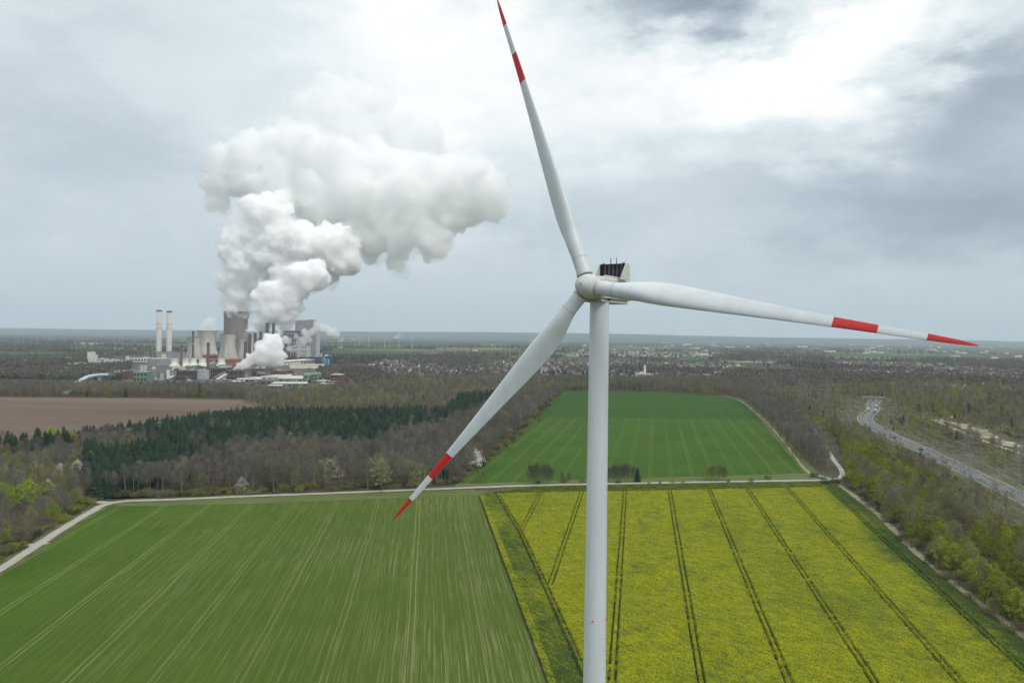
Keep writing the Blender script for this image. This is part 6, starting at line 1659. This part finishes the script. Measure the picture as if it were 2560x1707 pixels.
# ------------------------------------------------------------------ vehicles on the motorway
C_MAT = {'white': pbr('car_white', (.60, .60, .59), .35, .03, 1., .5), 'dark': pbr('car_dark', (.03, .03, .035), .3, .05, 1., .5), 'silver': pbr('car_silver', (.42, .43, .45), .35, .05, 1., .5), 'red': pbr('car_red', (.30, .03, .03), .35, .05, 1., .5)}
M_tyre = pbr('tyre', (.02, .02, .02), .9, .1, 1.)
def motor_pose(px, py, lane):
    g_ = G(px, py); L = smooth_line(MWG, 4); i = min(range(len(L) - 1), key=lambda k: (L[k] - g_).length)
    d = (L[i + 1] - L[i]).normalized(); nrm = Vector((-d.y, d.x, 0))
    return L[i] + nrm * lane + Vector((0, 0, .37)), math.atan2(d.y, d.x)
def vehicle(px, py, lane, kind, col, label):
    loc, a = motor_pose(px, py, lane)
    if lane < 0: a += math.pi
    t = empty({'car': 'car', 'van': 'van', 'truck': 'truck'}[kind], loc, a); tag(t, label, kind)
    M_ = C_MAT[col]
    def sect(xs, w_):          # side profile swept over the width with tumblehome
        n_ = len(xs); vs = [(x, -w_ / 2 * k, z) for x, z, k in xs] + [(x, w_ / 2 * k, z) for x, z, k in xs]
        return vs, [tuple(range(n_)), tuple(range(n_, 2 * n_))[::-1]] + [(i, n_ + i, n_ + (i + 1) % n_, (i + 1) % n_) for i in range(n_)]
    if kind == 'car':
        v, f = sect([(-2.1, .35, 1), (2.1, .35, 1), (2.15, .7, .97), (1.1, .92, .95), (-1.6, .95, .95), (-2.1, .9, .95)], 1.8); MB().add(v, f).build('body', M_, t)
        v, f = sect([(1.05, .93, .9), (.4, 1.38, .76), (-1.1, 1.40, .76), (-1.7, .96, .9)], 1.75); MB().add(v, f).build('cabin', M_glass, t)
        MB().box((-.35, 0, 1.42), (1.4, 1.25, .05)).build('roof', M_, t); wx_, wr = (1.3, -1.3), .32; wy = .82
    elif kind == 'van':
        v, f = sect([(-2.6, .4, 1), (2.6, .4, 1), (2.65, 1.0, .98), (1.9, 1.3, .96), (1.3, 2.1, .9), (-2.6, 2.2, .9)], 2.0); MB().add(v, f).build('body', M_, t)
        v, f = sect([(1.93, 1.32, .97), (1.38, 2.0, .92), (1.0, 2.0, .93), (1.0, 1.32, .985)], 2.02); MB().add(v, f).build('windscreen', M_glass, t); wx_, wr, wy = (1.7, -1.7), .36, .9
    else:
        MB().box((-1.6, 0, 2.5), (12.4, 2.5, 2.7)).build('trailer', M_, t)
        v, f = sect([(4.9, .5, 1), (7.1, .5, 1), (7.2, 1.6, .98), (7.0, 3.2, .92), (4.9, 3.5, .92)], 2.45); MB().add(v, f).build('cab', C_MAT['silver'] if col == 'white' else M_, t)
        MB().box((7.12, 0, 2.2), (.12, 2.1, .9)).build('windscreen', M_glass, t); MB().box((0, 0, .9), (13.5, .9, .35)).build('chassis', M_tyre, t); wx_, wr, wy = (6.2, 3.2, -4.5, -5.8, -7.1), .5, 1.1
    for x in wx_:
        for y in (-wy, wy):
            w__ = MB().tube((x, y - .12, wr), (x, y + .12, wr), wr, wr, 14).build('wheel', M_tyre, t)
            MB().tube((x, y - .125, wr), (x, y + .125, wr), wr * .5, wr * .5, 10).build('rim', M_lat, w__)
for v_ in ((2246, 1097, 3.2, 'van', 'dark', 'dark van on the far carriageway of the motorway straight'), (2237, 1099, -3.0, 'car', 'white', 'white car on the near carriageway opposite the dark van'), (2289, 1121, -3.0, 'car', 'white', 'white car on the motorway before the second dark van'), (2306, 1127, 3.2, 'van', 'dark', 'dark van nearest the big pylon on the motorway'),
           (2194, 1074, -6.4, 'car', 'dark', 'dark car below the bend on the near side'), (2190, 1070, 3.2, 'car', 'white', 'white car below the bend on the far side'), (2172, 1034, -6.2, 'car', 'dark', 'dark car above the bend on the near side'), (2181, 1033, 6.2, 'car', 'dark', 'dark car above the bend on the far side'),
           (2172, 1030, -6.2, 'truck', 'white', 'white lorry above the bend on the near side'), (2179, 1027, 0 + 4.5, 'truck', 'white', 'white lorry in the upper curve'), (2184, 1024, 6.4, 'car', 'dark', 'dark car in the upper curve'), (2183, 1019, -4, 'truck', 'white', 'white lorry nearest the bridge'), (2181, 1013, -4, 'car', 'white', 'white car under the bridge approach'), (2470, 1203, 3.2, 'car', 'silver', 'silver car far right on the motorway')):
    vehicle(*v_)
# motorway bridge
g_ = G(2186, 1004); d = (G(2215, 1004.6) - G(2160, 1003)); L_ = d.length
t = empty('road_bridge', g_, math.atan2(d.y, d.x)); tag(t, 'grey concrete road bridge over the motorway', 'bridge')
MB().box((0, 0, 7.2), (L_, 7, 1.1)).build('deck', M_greyc, t)
for s_ in (-1, 1): MB().box((0, s_ * 3.4, 8.2), (L_, .15, .8)).build('parapet', M_greyc, t)
for x in (-18, 0, 18): MB().box((x, 0, 3.3), (1.2, 6, 6.6)).build('pier', M_greyc, t)
# noise wall pieces / signs beside the road
for px, py in ((2452, 1180), (2340, 1128)):
    g_ = G(px, py)
    t = empty('road_sign', g_, .6); tag(t, 'small road sign post beside the motorway at the %s' % ('right' if px > 2400 else 'left'), 'sign')
    MB().tube((0, 0, 0), (0, 0, 3), .08, .08, 6).build('post', M_lat, t); MB().box((0, 0, 3.2), (2.2, .08, 1.4)).build('panel', M_blue, t)

# ------------------------------------------------------------------ distant wind turbines
def small_turbine(px, base, top, rot, label):
    g_, s = P(px, base); H = (base - top) * s; r_ = H * .38
    t = empty('wind_turbine', g_, random.uniform(-.4, .4)); tag(t, label, 'wind turbine', 'distant wind turbines on the plain')
    MB().lathe([(H * .024, 0), (H * .014, H)], 12).build('tower', M_white, t)
    MB().box((0, 1, H + 1), (H * .035, H * .10, H * .035)).build('nacelle', M_white, t)
    for k in range(3):
        a = rot + k * 2.0944; u = Vector((math.cos(a), 0, math.sin(a))); p = Vector((0, -H * .05, H + 1)); v = Vector((-math.sin(a), 0, math.cos(a)))
        MB().add([p - v * r_ * .03, p + v * r_ * .03, p + u * r_ * .25 + v * r_ * .07, p + u * r_, p + u * r_ * .25 - v * r_ * .02, p + u * r_ * .25 + Vector((0, r_ * .03, 0))], [(0, 4, 3, 2, 1), (0, 5, 4), (4, 5, 3), (3, 5, 2), (2, 5, 1), (1, 5, 0)]).build('blade', M_white, t)
for i, (px, ba, tp) in enumerate(((814, 863.5, 847), (847, 864, 846), (853.5, 865, 845), (886.5, 869, 847), (899, 865, 844), (921, 867, 845), (961, 869, 848), (998, 869, 846), (1031, 871.5, 848))):
    small_turbine(px, ba, tp, i * .7, '%s of the nine distant white wind turbines counted from the left' % ['first', 'second', 'third', 'fourth', 'fifth', 'sixth', 'seventh', 'eighth', 'last'][i])
# small structures near the track
for px, py, w_, lb in ((2268, 0, 0, ''),)[:0]: pass
# ------------------------------------------------------------------ haze
hm, t, out = material('haze_air')
pv = t.n.new('ShaderNodeVolumePrincipled')
pv.inputs['Color'].default_value = (0.76, 0.89, 1.0, 1)
pv.inputs['Density'].default_value = HAZE
pv.inputs['Anisotropy'].default_value = 0.0
t.l.new(pv.outputs[0], out.inputs['Volume'])
hz_b = MB().box((0, 18000, 749), (70000, 50000, 1500))
hz_o = hz_b.build('haze', hm); tag(hz_o, 'pale blue haze over the whole plain', kind='stuff')
